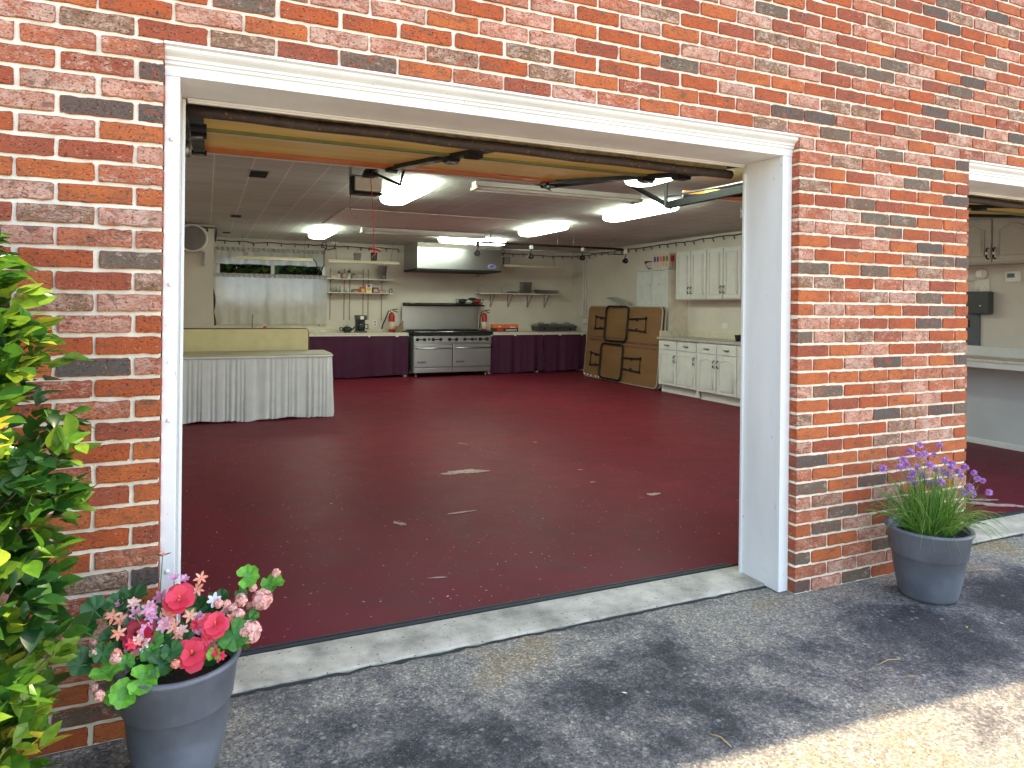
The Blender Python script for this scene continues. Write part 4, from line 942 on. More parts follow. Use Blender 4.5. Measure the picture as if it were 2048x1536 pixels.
for q_ in (0, .035): lm_.box(x0+.13+q_, x0+.155+q_, YR-.0628, YR-.0612, CZ+.095, CZ+.118)
lm_.build('lettering', PAINT['white'], t)
x0, x1 = at(1069, 655, Y=YR).x, at(1146, 655, Y=YR).x
t = thing('buffet_warmer', 'three pan dark buffet warmer on the right counter', 'buffet warmer', ((x0+x1)/2, YR, CZ))
MB().quadbox([(x0+.02, YR-.15, CZ+.01), (x1-.02, YR-.15, CZ+.01), (x1-.02, YR+.17, CZ+.01), (x0+.02, YR+.17, CZ+.01), (x0, YR-.17, CZ+.11), (x1, YR-.17, CZ+.11), (x1, YR+.17, CZ+.11), (x0, YR+.17, CZ+.11)]).build('base', DKGREY, t)
MB().box(x0-.015, x1+.015, YR-.18, YR+.18, CZ+.111, CZ+.125, .005).build('rim', STEELD, t)
for i in range(3):
    a = x0+(x1-x0)*(i+.02)/3; b = x0+(x1-x0)*(i+.96)/3
    l_ = MB().quadbox([(a, YR-.16, CZ+.126), (b, YR-.16, CZ+.126), (b, YR+.16, CZ+.126), (a, YR+.16, CZ+.126), (a+.03, YR-.12, CZ+.16), (b-.03, YR-.12, CZ+.16), (b-.03, YR+.12, CZ+.16), (a+.03, YR+.12, CZ+.16)]).build('pan_lid', STEEL, t)
    MB().tube([(a+.08, YR, CZ+.16), (a+.09, YR, CZ+.18), (b-.09, YR, CZ+.18), (b-.08, YR, CZ+.16)], .008, 8).build('handle', BLACK, l_)
    MB().lathe([(0, -.03), (.018, -.028), (.022, 0)], ((a+b)/2, YR-.16, CZ+.06), 'Y', 14).build('dial', BLACK, t)
for x in (x0+.06, x1-.06): MB().lathe([(.02, 0), (.015, .01)], (x, YR, CZ), 'Z', 10).build('foot', BLACK, t)

# right wall shelf
YS2 = 10.78
x0, x1 = at(957, 588, Y=YS2).x, at(1119, 588, Y=YS2).x; z = at(1040, 587, Y=YS2).z
t = thing('wall_shelf', 'white wall shelf on four folding metal brackets', 'shelf', ((x0+x1)/2, YS2, z))
MB().box(x0, x1, YS2-.06, YB-.003, z-.018, z, .003).build('board', WHITE, t)
for u in (983, 1018, 1057, 1091):
    x = at(u, 600, Y=10.95).x
    MB().box(x-.010, x+.010, YB-.010, YB-.002, z-.30, z-.019).box(x-.010, x+.010, YB-.22, YB-.010, z-.026, z-.019).build('bracket_arm', GALV, t)
    MB().quadbox([(x-.007, YB-.02, z-.29), (x+.007, YB-.02, z-.29), (x+.007, YB-.010, z-.29), (x-.007, YB-.010, z-.29), (x+.02, YB-.21, z-.027), (x+.034, YB-.21, z-.027), (x+.034, YB-.19, z-.027), (x+.02, YB-.19, z-.027)]).build('bracket_brace', GALV, t)
def pan(x, y, z, w_, d_, h, label, group='steel pans on the right wall shelf'):
    t = thing('steel_pan', label, 'pan', (x, y, z), group); k = .86
    MB().quadbox([(x-w_*k, y-d_*k, z), (x+w_*k, y-d_*k, z), (x+w_*k, y+d_*k, z), (x-w_*k, y+d_*k, z), (x-w_, y-d_, z+h), (x+w_, y-d_, z+h), (x+w_, y+d_, z+h), (x-w_, y+d_, z+h)]).build('body', STEEL, t)
    MB().box(x-w_-.012, x+w_+.012, y-d_-.012, y+d_+.012, z+h-.0, z+h+.006, .002).build('rim', STEELD, t)
xp = at(1052, 580, Y=10.82).x
pan(xp, 10.84, z, .105, .1, .07, 'lowest of three stacked deep steel pans'); pan(xp, 10.84, z+.0765, .095, .1, .075, 'middle of three stacked deep steel pans'); pan(xp+.012, 10.84, z+.158, .10, .1, .08, 'topmost of three stacked deep steel pans')
pan((at(1066, 580, Y=10.84).x+at(1118, 580, Y=10.84).x)/2+.01, 10.84, z, .245, .11, .075, 'long steel roasting pan right of the stacked pans')
pan(at(1026, 584, Y=10.84).x, 10.84, z, .10, .09, .032, 'low steel tray left of the stacked pans')
for u, lb in ((961, 'left wire rack standing on the wall shelf'), (1008, 'right wire rack standing on the wall shelf')):
    x = at(u, 575, Y=10.85).x; t = thing('wire_rack', lb, 'rack', (x, 10.85, z), 'wire racks on the wall shelf')
    MB().tube([(x-.05, 10.85, z+.002), (x-.05, 10.85, z+.15), (x+.05, 10.85, z+.15), (x+.05, 10.85, z+.14)], .004, 6).build('hoop', GALV, t); MB().tube([(x-.05, 10.78, z+.006), (x+.18, 10.78, z+.006)], .004, 6).tube([(x-.05, 10.92, z+.006), (x+.18, 10.92, z+.006)], .004, 6).tube([(x+.18, 10.78, z+.006), (x+.18, 10.92, z+.006)], .004, 6).build('base_wire', GALV, t)

# corner pipe, chair shell behind the tables
tp_ = at(1172, 510, X=7.575)
t = thing('corner_pipe', 'pair of thin white pipes down the back corner', 'pipe', (7.575, tp_.y, 0))
for dy in (0, .09): MB().tube([(7.575, tp_.y+dy, 1.08), (7.575, tp_.y+dy, 2.5)], .016, 10).build('pipe', WHITE, t)
MB().box(7.53, 7.598, tp_.y-.08, tp_.y+.05, 1.02, 1.12, .006).build('valve_box', WHITE, t)
t = thing('curved_sheet', 'curved pale grey sheet arching above the brown tables', 'sheet', (7.4, 8.8, 1.38))
A = at(1222, 594, X=7.5); B = at(1272, 617, X=7.3)
MB().grid(lambda u, v: Vector((7.5-.2*u, A.y+(B.y-A.y)*u, A.z-.03*0+(B.z-.05-A.z)*(u**2.2)))+Vector((-.13*v*(1-.2*u), -.02*v, -.10*v*(u+.1)-.02*v)), 24, 4).build('sheet', P('grey_sheet', (.36, .36, .34), .45, trans=.1), t)

# ------------------------------------------------------------------ leaning folding tables
def folding_table(xb, xt, y0, y1, hgt, label, legs):
    t = thing('folding_table', label, 'folding table', (xb, (y0+y1)/2, 0), 'folding tables leaning on the side wall')
    up = Vector((xt-xb, 0, math.sqrt(max(.01, hgt**2)))).normalized(); A_ = Vector((0, -1, 0)); n_ = A_.cross(up).normalized()
    if n_.x > 0: n_ = -n_
    o = Vector((xb, y1, .022)); wd = y1-y0; rc = .09; poly = []
    for cx0, cz0, a0 in ((wd-rc, rc, -pi/2), (wd-rc, hgt-rc, 0), (rc, hgt-rc, pi/2), (rc, rc, pi)):
        for k in range(7): a = a0+k*pi/12; poly.append((cx0+rc*math.cos(a), cz0+rc*math.sin(a)))
    MB().prism(poly, .022, (o, A_, up, -n_)).build('underside_board', MDF, t)
    loop = [o+A_*a+up*b-n_*.011 for a, b in poly]
    MB().tube(loop, .014, 8, closed=True).build('edge_band', P('table_edge', (.36, .33, .30), .5), t)
    if not legs: return t
    q = lambda a, b, e: o+A_*(a*wd)+up*(b*hgt)+n_*e
    for (a0, a1, b0, b1, sl) in ((.29, .60, .535, 1.0, .012), (.26, .57, .02, .49, .0)):
        def rr(a0, a1, b0, b1):
            pts = []; ra = .075/wd*1.3; rb = .085/hgt
            for cx0, cz0, s0 in ((a1-ra, b0+rb, -pi/2), (a1-ra, b1-rb, 0), (a0+ra, b1-rb, pi/2), (a0+ra, b0+rb, pi)):
                for k in range(6): a = s0+k*pi/10; pts.append(q(cx0+ra*math.cos(a), cz0+rb*math.sin(a), .035))
            return pts
        MB().tube(rr(a0, a1, b0, b1), .017, 10, closed=True).build('leg_frame', BLACK, t)
        bc = (b0+b1)/2
        for (s0, s1) in ((a0, a0-.155), (a1, a1+.225)):
            m = MB(); h_ = .085
            for sg in (-1, 1):
                m.tube([q(s0, bc+sg*h_*.8, .03), q(s1, bc+sg*h_, .02)], .014, 6); m.tube([q(s1, bc+sg*h_-.015, .022), q(s1, bc+sg*h_+.02, .022)], .018, 6)
                m.tube([q((s0+s1)/2, bc+sg*h_*.9, .02), q((s0+s1)/2, bc+sg*h_*.55, .02)], .014, 6)
            m.tube([q(s1, bc-h_, .02), q(s1, bc+h_, .02)], .008, 6)
            m.build('leg_brace', BLACK, t)
    return t
tbl = folding_table(7.0, 7.12, 7.02, 9.44, 1.375, 'brown folding table leaning underside out with black leg loops', True)
folding_table(7.047, 7.167, 6.985, 9.36, 1.375, 'second folding table tucked behind the brown one', False)
ch = MB(); rs = random.Random(8)
for i in range(5):
    p = Vector((6.994, 9.40-i*.13-rs.uniform(0, .05), .045+rs.uniform(0, .015))); ch.prism(blot(0, 0, .035, .016, 0, i+50, 14), .002, (p, (0, -1, 0), (.087, 0, .996), (-1, 0, 0)))
ch.build('chipped_edge', WHITE, tbl)
st = MB()
for z, h_, y0, y1 in ((.73, .035, 7.05, 9.3), (.665, .02, 7.1, 8.35), (.80, .018, 8.0, 9.38)): x = 7.0+.0873*(z-.022)-.004; st.quadbox([(x-.001, y0, z), (x-.001, y1, z), (x+.004, y1, z), (x+.004, y0, z), (x-.001+.0873*h_, y0, z+h_), (x-.001+.0873*h_, y1, z+h_), (x+.004+.0873*h_, y1, z+h_), (x+.004+.0873*h_, y0, z+h_)])
st.build('stain_streaks', P('dark_board_stain', (.13, .055, .03), .7, var=.3), tbl)

# ------------------------------------------------------------------ cabinets on the side wall (built facing -Y, turned to face -X)
def panel_door(parent, x0, x1, z0, z1, y, mat, arch=0, hx=None, hz=None, horizontal=False, fr=.055):
    d = MB().box(x0, x1, y-.018, y, z0, z1, .004).build('door' if z1-z0 > .25 else 'drawer', mat, parent)
    if z1-z0 > .25:
        def shape(k):
            a0, a1, b0, b1 = x0+fr+k, x1-fr-k, z0+fr+k, z1-fr-k; p = [(a0, b0), (a1, b0), (a1, b1-arch)]
            if arch: p += [(a1+(a0-a1)*i/12, b1-arch+arch*math.sin(pi*i/12)**1.5) for i in range(1, 12)]
            p.append((a0, b1-arch)); return p
        MB().prism(shape(0), .003, ((0, y-.021, 0), (1, 0, 0), (0, 0, 1), (0, 1, 0))).build('moulding', mat, d)
        m = MB(); pts = [Vector((a, y-.022, b)) for a, b in shape(.0)]; m.tube(pts, .007, 6, closed=True); m.build('bead', mat, d)
        MB().prism(shape(.025), .004, ((0, y-.027, 0), (1, 0, 0), (0, 0, 1), (0, 1, 0))).build('raised_panel', mat, d)
    if hx is not None:
        if horizontal: pts = [(hx-.05, y-.018, hz), (hx-.042, y-.042, hz), (hx+.042, y-.042, hz), (hx+.05, y-.018, hz)]
        else: pts = [(hx, y-.018, hz-.055), (hx, y-.048, hz-.045), (hx, y-.048, hz+.045), (hx, y-.018, hz+.055)]
        h = MB().tube(pts, .0075, 8).build('handle', BLACK, d)
        c0 = (Vector(pts[1])*.65+Vector(pts[2])*.35); c1 = (Vector(pts[1])*.35+Vector(pts[2])*.65)
        MB().tube([c0, c1], .0098, 10).build('grip', P('brass_grip', (.45, .35, .15), .3, .9) if horizontal else WHITE, h)
def cab_root(name, label, cat, group): return thing(name, label, cat, (0, 0, 0), group)
def place(root, X, Y, Z=0): root.location = (X, Y, Z); root.rotation_euler = (0, 0, -pi/2)
def base_cab(w_, arch, label):
    t = cab_root('base_cabinet', label, 'cabinet', 'white base cabinets'); hw = w_/2
    MB().box(0, w_, .0, .60, .12, .855).build('carcass', CABW, t); MB().box(.0, w_, .06, .58, .0, .118).build('toe_kick', CABW, t)
    for i in (0, 1):
        a, b = i*hw+.015, (i+1)*hw-.012
        panel_door(t, a, b, .705, .84, -.001, CABW, hx=(a+b)/2, hz=.775, horizontal=True)
        panel_door(t, a, b, .13, .685, -.001, CABW, arch=arch, hx=(b-.03 if i == 0 or not arch else a+.03), hz=.56)
    return t
place(base_cab(.965, 0, 'white base cabinet with square panel doors beside the brown tables'), 6.99, 6.93)
place(base_cab(.845, .04, 'white base cabinet with arched panel doors'), 6.965, 5.905)
place(base_cab(.845, .04, 'white base cabinet cut off by the white door jamb'), 6.965, 5.06)
t = thing('side_counter', 'grey speckled countertop with cream backsplash on the white cabinets', 'countertop', (7.3, 5.6, .86))
MB().box(6.945, XR-.002, 4.2, 6.945, .862, .90, .008).build('top', LAMIG, t); MB().box(XR-.03, XR-.003, 4.2, 6.94, .9005, 1.0, .004).box(7.0, XR-.031, 6.915, 6.94, .9005, 1.0, .004).build('backsplash', LAMI, t)
MB().box(6.975, 6.985, 5.91, 5.96, .03, .86).build('filler_strip', CABW, t)
def wall_cab(w_, hgt, mat, arch, label, group, hz, dep=.3, rail=False):
    t = cab_root('wall_cabinet', label, 'cabinet', group); hw = w_/2
    MB().box(0, w_, 0, dep, 0, hgt).build('carcass', mat, t)
    for i in (0, 1):
        a, b = i*hw+.008, (i+1)*hw-.008
        panel_door(t, a, b, .012, hgt-.012, -.001, mat, arch=arch, hx=(b-.025 if i == 0 else a+.025), hz=hz, fr=.065)
    return t
place(wall_cab(.765, .795, CABW, 0, 'pale wall cabinet touching the carton of glasses', 'wall cabinets by the side counter', .15), 7.295, 6.89, 1.515)
place(wall_cab(.765, .795, CABW, 0, 'pale wall cabinet cut by the white door jamb', 'wall cabinets by the side counter', .15), 7.295, 6.12, 1.517)
# tall locker with carton and bowl
t = thing('tall_locker', 'tall grey two door locker behind the brown tables', 'locker', (7.4, 7.3, 0))
MB().box(7.222, XR-.002, 6.99, 7.92, .0, 2.02, .004).build('body', LOCK, t)
MB().box(7.226, XR-.004, 6.984, 6.9895, .9, 2.015).build('side_panel', P('cream_side', (.70, .62, .53), .6), t)
for y0, y1 in ((6.995, 7.45), (7.46, 7.915)):
    d_ = MB().box(7.204, 7.2215, y0, y1, .03, 1.995, .004).build('door', LOCK, t); MB().lathe([(.012, -.02), (.012, 0)], (7.2035, y0+.06 if y0 > 7.2 else y1-.2, 1.78), 'X', 12).build('knob', WHITE, d_)
MB().box(7.19, XR-.004, 6.985, 7.94, 2.0205, 2.045, .004).build('lid_edge', LOCK, t)
t = thing('glassware_carton', 'white carton printed with coloured wine glasses on the locker', 'box', (7.35, 7.1, 2.046))
cy0, cy1 = 6.995, 7.47
MB().box(7.22, 7.58, cy0, cy1, 2.0465, 2.305, .004).build('box', PAINT['beige'], t)
for i, cc in enumerate(('green', 'red', 'tan', 'purple', 'blue')):
    y = cy0+.06+i*.085; f = lambda a, b: (a, b)
    MB().prism([(-.028, .12), (.028, .12), (.032, .17), (.024, .21), (-.024, .21), (-.032, .17)], .0015, ((7.2185, y, 2.05), (0, -1, 0), (0, 0, 1), (-1, 0, 0))).prism([(-.004, .03), (.004, .03), (.004, .12), (-.004, .12)], .0012, ((7.2185, y, 2.05), (0, -1, 0), (0, 0, 1), (-1, 0, 0))).build('printed_glass', PAINT[cc], t)
for i, cc in enumerate(('red', 'blue', 'green')):
    x = 7.285+i*.115; MB().prism([(-.034, .11), (.034, .11), (.04, .17), (.03, .215), (-.03, .215), (-.04, .17)], .0015, ((x, cy0-.0012, 2.05), (1, 0, 0), (0, 0, 1), (0, -1, 0))).prism([(-.005, .02), (.005, .02), (.005, .11), (-.005, .11)], .0012, ((x, cy0-.0012, 2.05), (1, 0, 0), (0, 0, 1), (0, -1, 0))).build('printed_glass', PAINT[cc], t)
t = thing('glass_bowl', 'clear glass bowl beside the carton on the locker', 'bowl', (7.32, 7.6, 2.046)); MB().lathe([(.05, 0), (.08, .01), (.135, .09), (.15, .15), (.143, .15), (.125, .09), (.07, .02), (0, .018)], (7.37, 7.66, 2.0465), 'Z', 28).build('bowl', GLASS, t)
MB().lathe([(.04, 0), (.03, .02), (.012, .05), (.05, .11), (.06, .16), (.055, .16), (.045, .11), (0, .06)], (7.5, 7.62, 2.0465), 'Z', 20).build('goblet', GLASS, t)
t = thing('wall_outlet', 'pale outlet above the side countertop', 'outlet', (XR, 5.55, 1.1)); p = at(1449, 652, X=7.59)
MB().box(XR-.010, XR-.001, p.y-.06, p.y+.06, p.z-.045, p.z+.045, .003).build('plate', WHITE, t); [MB().box(XR-.012, XR-.0105, p.y+q_, p.y+q_+.02, p.z-.02, p.z+.02).build('socket', LENS, t) for q_ in (-.03, .01)]
p = at(1476, 669, X=7.3); t = thing('black_cup', 'small black cup on the side countertop', 'cup', (7.3, p.y, .9)); MB().lathe([(.03, 0), (.035, .004), (.05, .09), (.046, .09), (.03, .01), (0, .008)], (7.3, p.y, .9005), 'Z', 20).build('body', BLACK, t); MB().lathe([(.06, 0), (.062, .01), (0, .012)], (7.44, p.y-.02, .9005), 'Z', 20).build('saucer', WHITE, t)

# ------------------------------------------------------------------ second bay
t = wall_cab(.80, .46, CABT, .05, 'taupe wall cabinet above the thermostat', 'wall cabinets in the second bay', .10); place(t, 7.29, 2.235, 1.862)
c2 = dup(t, (7.29, 3.05, 1.862), 'taupe wall cabinet further inside the second bay'); 
bn = thing('workbench', 'long white workbench in the second bay', 'workbench', (7.35, 2, 0))
MB().box(7.08, XR-.002, .45, 3.9, .885, .915, .006).box(7.075, 7.079, .45, 3.9, .893, .897).build('top', LAMI, bn); MB().box(7.085, 7.11, .45, 3.9, .83, .884, .004).build('front_rail', CABW, bn); MB().box(XR-.035, XR-.003, .45, 3.9, .9155, 1.02, .004).build('backsplash', CABW, bn)
MB().box(7.54, XR-.003, .45, 3.9, .03, .884).build('back_panel', P('grey_white_panel', (.50, .51, .53), .55, var=.06, scale=2), bn); MB().box(7.52, 7.5395, .45, 3.9, .0, .055, .004).build('skirting', CABW, bn)
p = at(2028, 553, X=XR); t = thing('thermostat', 'white wall thermostat with grey display', 'thermostat', (XR, p.y, p.z)); MB().box(XR-.026, XR-.001, p.y-.075, p.y+.075, p.z-.055, p.z+.055, .008).build('case', WHITE, t); MB().box(XR-.0285, XR-.0265, p.y-.02, p.y+.05, p.z-.012, p.z+.032, .001).build('display', P('lcd', (.10, .13, .12), .2), t)
for i in range(3): MB().box(XR-.0285, XR-.0265, p.y-.055, p.y-.038, p.z-.02+i*.02, p.z-.008+i*.02, .001).build('button', LENS, t)
p = at(1965, 548, X=XR); t = thing('power_adapter', 'white plug adapter above the four gang outlet', 'adapter', (XR, p.y, p.z)); MB().lathe([(0, -.04), (.052, -.036), (.062, 0)], (XR-.002, p.y, p.z), 'X', 22).build('body', WHITE, t); MB().box(XR-.06, XR-.04, p.y-.028, p.y+.028, p.z-.03, p.z+.035, .004).build('plug', LENS, t)
MB().tube([(XR-.02, p.y+.03, p.z-.05), (XR-.02, p.y+.12, p.z-.09), (XR-.02, p.y+.2, p.z-.03), (XR-.02, p.y+.27, p.z+.12)], .005, 6).build('wire', LENS, t)
p = at(1965, 572, X=XR); t = thing('wall_outlet', 'four socket white outlet above the black box', 'outlet', (XR, p.y, p.z)); MB().box(XR-.014, XR-.001, p.y-.075, p.y+.075, p.z-.07, p.z+.07, .003).build('plate', WHITE, t)
for dy in (-.035, .035):
    for dz in (-.032, .032): MB().lathe([(0, -.004), (.019, -.003), (.02, 0)], (XR-.0145, p.y+dy, p.z+dz), 'X', 14).build('socket', LENS, t)
p = at(1968, 606, X=XR); t = thing('junction_box', 'black rounded control box on the second bay wall', 'control box', (XR, p.y, p.z)); MB().box(XR-.11, XR-.022, p.y-.115, p.y+.115, p.z-.12, p.z+.12, .016).build('case', DKGREY, t); MB().lathe([(0, -.005), (.009, -.004), (.009, 0)], (XR-.1105, p.y-.03, p.z-.03), 'X', 10).build('screw', WHITE, t)
t = thing('cable_trunk', 'dark grey metal panel below the black box', 'panel', (XR, p.y+.12, 1.02)); MB().box(XR-.0215, XR-.001, p.y+.03, p.y+.36, 1.021, p.z+.12, .003).build('sheet', P('slate_panel', (.10, .11, .125), .5), t); MB().box(XR-.024, XR-.0218, p.y+.13, p.y+.18, p.z-.26, p.z-.18, .001).build('socket', BLACK, t)

# ------------------------------------------------------------------ planters
def planter(c, label, k=1.):
    t = thing('planter', label, 'planter', (c.x, c.y, 0), 'grey plastic planters')
    prof = [(.105, .0), (.118, .004), (.128, .02), (.150, .12), (.158, .205), (.163, .208), (.168, .215), (.182, .318), (.190, .326), (.193, .333), (.190, .340), (.176, .340), (.170, .333), (.160, .24), (0, .24)]
    prof = [(a*k, b) for a, b in prof]; MB().lathe(prof, (c.x, c.y, 0), 'Z', 56).build('pot', POT, t)
    so = MB(); so.lathe([(.167*k, .290), (.14*k, .296), (.08*k, .30), (0, .303)], (c.x, c.y, 0), 'Z', 30); so.build('soil', SOIL, t)
    return t
c2_ = at(1857, 1053, Z=.336); c2_.y = min(c2_.y, -.205); planter(c2_, 'grey planter of purple chives at the brick pier')
c1_ = at(358, 1314, Z=.336); c1_.y = min(c1_.y, -.175); planter(c1_, 'grey planter of pink silk flowers beside the shrub', .90)

# chives
cv = thing('chive_plant', 'clump of chives with purple pompom flowers', 'chives', (c2_.x, c2_.y, .29)); rs = random.Random(21)
m = MB(); 
m.col = m.bm.loops.layers.float_color.new('lc')
def blade(p, tip, sag, r0, c):
    p, tip = Vector(p), Vector(tip); K = 7; pts = []
    for i in range(K+1):
        t_ = i/K; q = p.lerp(tip, t_); q.z += sag*4*t_*(1-t_)*.5
        pts.append(q)
    for i in range(K):
        a, b = pts[i], pts[i+1]; d = (b-a).normalized(); ra = r0*(1-.8*i/K); rb = r0*(1-.8*(i+1)/K)
        e = d.orthogonal().normalized(); g_ = d.cross(e)
        A_ = [m.bm.verts.new(a+(e*math.cos(k*2*pi/3)+g_*math.sin(k*2*pi/3))*ra) for k in range(3)]; B_ = [m.bm.verts.new(b+(e*math.cos(k*2*pi/3)+g_*math.sin(k*2*pi/3))*rb) for k in range(3)]
        for k in range(3):
            f = m.bm.faces.new((A_[k], A_[(k+1) % 3], B_[(k+1) % 3], B_[k])); f.smooth = True
            for l in f.loops: l[m.col] = (c, c, c, 1)
for i in range(520):
    th = rs.uniform(0, 2*pi); rr = .10*math.sqrt(rs.random()); p = (c2_.x+rr*math.cos(th), c2_.y+rr*math.sin(th), .295)
    out = rs.random()**1.4*.30+.03; th2 = th+rs.gauss(0, .5); h = rs.uniform(.14, .36)*(1-.5*max(0, out-.15)/.18)
    if i < 60: out = rs.uniform(.25, .38); h = rs.uniform(-.02, .12)
    tp = [c2_.x+out*math.cos(th2), c2_.y+out*math.sin(th2), .295+h]; tp[1] = min(tp[1], -.02)
    blade(p, tp, .06+out*.5*(i < 60)*.8, rs.uniform(.0018, .0028), min(1, max(0, rs.gauss(.5 if i > 80 else .8, .2))))
BL_ = [(1766, 938), (1800, 935), (1807, 920), (1820, 903), (1840, 890), (1880, 890), (1838, 910), (1850, 908), (1812, 930), (1835, 935), (1868, 910), (1890, 922), (1902, 935), (1930, 935), (1845, 952), (1860, 930), (1872, 940), (1915, 942), (1922, 952), (1900, 952), (1890, 945), (1948, 946), (1955, 958), (1966, 962), (1978, 985), (1940, 975), (1928, 985), (1945, 988), (1862, 968), (1830, 968), (1882, 965), (1905, 928), (1825, 948), (1852, 965), (1818, 958)]
heads = []
for u, v in BL_:
    dx = (u-1860)/120; y = c2_.y+rs.uniform(-.09, .09)*(1-.5*abs(dx)); y = min(y, -.05) if u < 1935 else c2_.y+rs.uniform(-.02, .12)
    q = at(u, v, Y=y); heads.append(q)
    b0 = (c2_.x+(q.x-c2_.x)*.25+rs.gauss(0, .02), c2_.y+(q.y-c2_.y)*.3, .295); blade(b0, q, .03, .0022, rs.uniform(.45, .8))
m.build('foliage', CHIVE, cv)
for q in heads:
    b = MB(); b.col = b.bm.loops.layers.float_color.new('lc'); rb = rs.uniform(.013, .019)
    for k in range(70):
        d = Vector((rs.gauss(0, 1), rs.gauss(0, 1), rs.gauss(.25, .9))).normalized()
        b.leaf(q+d*rb*.25, d, (rs.gauss(0, 1), rs.gauss(0, 1), rs.gauss(0, 1)), rb*.95, rb*.42, rs.random(), curl=.1)
    b.build('blossom', PURPLE, cv)

# silk flower arrangement
fa = thing('flower_arrangement', 'mixed bunch of pink coral and peach silk flowers', 'flowers', (c1_.x, c1_.y, .29)); rs = random.Random(31)
Z7 = lambda u, v: (100+u/3.369, 1080+v/3.369)
def fpos(u, v, dy=None):
    px_, py_ = Z7(u, v)
    base = c1_.y+.03-.17*max(0, min(1, (v-350)/600)) if dy is None else c1_.y+dy
    return at(px_, py_, Y=min(base+rs.uniform(-.03, .03), -.04))
TOC = lambda p: (CAM-p).normalized()
def flower(p, d, r_, n, mat, w_=.8, cup=.35, layers=1, prof=(.25, .75, 1., .85, .35), name='blossom'):
    r_ *= 1.3; b = MB(); d = Vector(d).normalized(); e = d.orthogonal().normalized(); g_ = d.cross(e); ph = rs.uniform(0, 6)
    for ly in range(layers):
        for k in range(n):
            a = ph+2*pi*(k+.5*ly)/n+rs.gauss(0, .08); o_ = (e*math.cos(a)+g_*math.sin(a))
            dr = (o_+d*(cup+.45*ly+rs.gauss(0, .08))).normalized(); ll = r_*(1-.22*ly)*rs.uniform(.88, 1.08)
            b.leaf(p+o_*r_*.06, dr, d, ll, ll*w_, rs.uniform(.15, 1.), curl=.22, fold=.06, prof=prof)
    return b.build(name, mat, fa)
def pom(p, r_, mat, n=60):
    r_ *= 1.45; b = MB(); b.col = b.bm.loops.layers.float_color.new('lc'); b.lathe([(r_*.60*math.sin(pi*i/8), -r_*.60*math.cos(pi*i/8)) for i in range(9)], p, 'Z', 12)
    n = int(n*1.7)
    for k in range(n):
        z_ = 1-2*(k+.5)/n; a = k*2.39996; d = Vector((math.cos(a)*math.sqrt(1-z_*z_), math.sin(a)*math.sqrt(1-z_*z_), z_))
        tng = d.orthogonal().normalized(); tng = (Matrix.Rotation(rs.uniform(0, 6.3), 3, d) @ tng)
        b.leaf(p+d*r_*.58-tng*r_*.15, (tng+d*.75), d, r_*.62, r_*.5, rs.random(), curl=.35, fold=.14, prof=(.35, .85, 1., .8, .3))
    return b.build('blossom', mat, fa)
def yard(p, d, mat=None):
    MB().tube([p, p+d*.012, p+d*.03], .0028, 6).build('stamen', PAINT['orange'], fa)
for u, v, r_, mt in ((870, 400, .031, CORAL), (590, 640, .030, CRIM), (955, 770, .031, CORAL), (1110, 575, .028, CORAL)):
    p = fpos(u, v); d = (TOC(p)+Vector((0, 0, .35))).normalized(); flower(p, d, r_*1.12, 5, mt, 1.1, .35, 2, prof=(.3, .8, 1., .95, .55)); yard(p+d*.004, d)
for u, v, r_ in ((1430, 400, .024), (1347, 620, .026), (1285, 395, .013)): p = fpos(u, v); pom(p, r_, PALE)
p = fpos(1090, 660); flower(p, TOC(p), .028, 9, PALE, .45, .25, 2)
for u, v in ((405, 445), (425, 515), (525, 580), (460, 625), (995, 335), (945, 510), (835, 590), (810, 515), (1015, 255), (475, 540), (865, 640)): p = fpos(u, v); flower(p, TOC(p)+Vector((rs.gauss(0, .3), 0, rs.gauss(.1, .3))), .0165, 6, PEACH, .42, .25, prof=(.4, .8, 1., .7, .0))
for u, v in ((575, 505), (700, 565), (665, 455), (705, 640), (750, 380), (770, 570), (1010, 530), (640, 610), (995, 590)): p = fpos(u, v); flower(p, TOC(p)+Vector((rs.gauss(0, .3), 0, rs.gauss(.1, .3))), .0165, 7, PINK, .55, .35, 2)
for u, v in ((835, 258), (905, 268), (480, 430)): p = fpos(u, v, 0.03); flower(p, (rs.gauss(0, .3), -.4, .8), .012, 7, PINK, .6, .8, 2)
for u, v in ((620, 700), (750, 765), (1105, 405)): p = fpos(u, v); flower(p, TOC(p), .0155, 6, WPET, .55, .3)
for u, v, r_ in ((290, 700, .009), (290, 760, .009), (105, 665, .009), (445, 770, .012), (440, 800, .012), (330, 1050, .011), (295, 995, .009), (845, 835, .010), (1275, 500, .013), (1235, 455, .013), (1190, 430, .010), (1135, 428, .011), (1200, 480, .012), (1352, 445, .011), (1525, 222, .011), (1368, 322, .010), (1290, 410, .014), (985, 540, .011)): p = fpos(u, v); pom(p, r_, PALE if u not in (445, 845) else PEACH, 26)
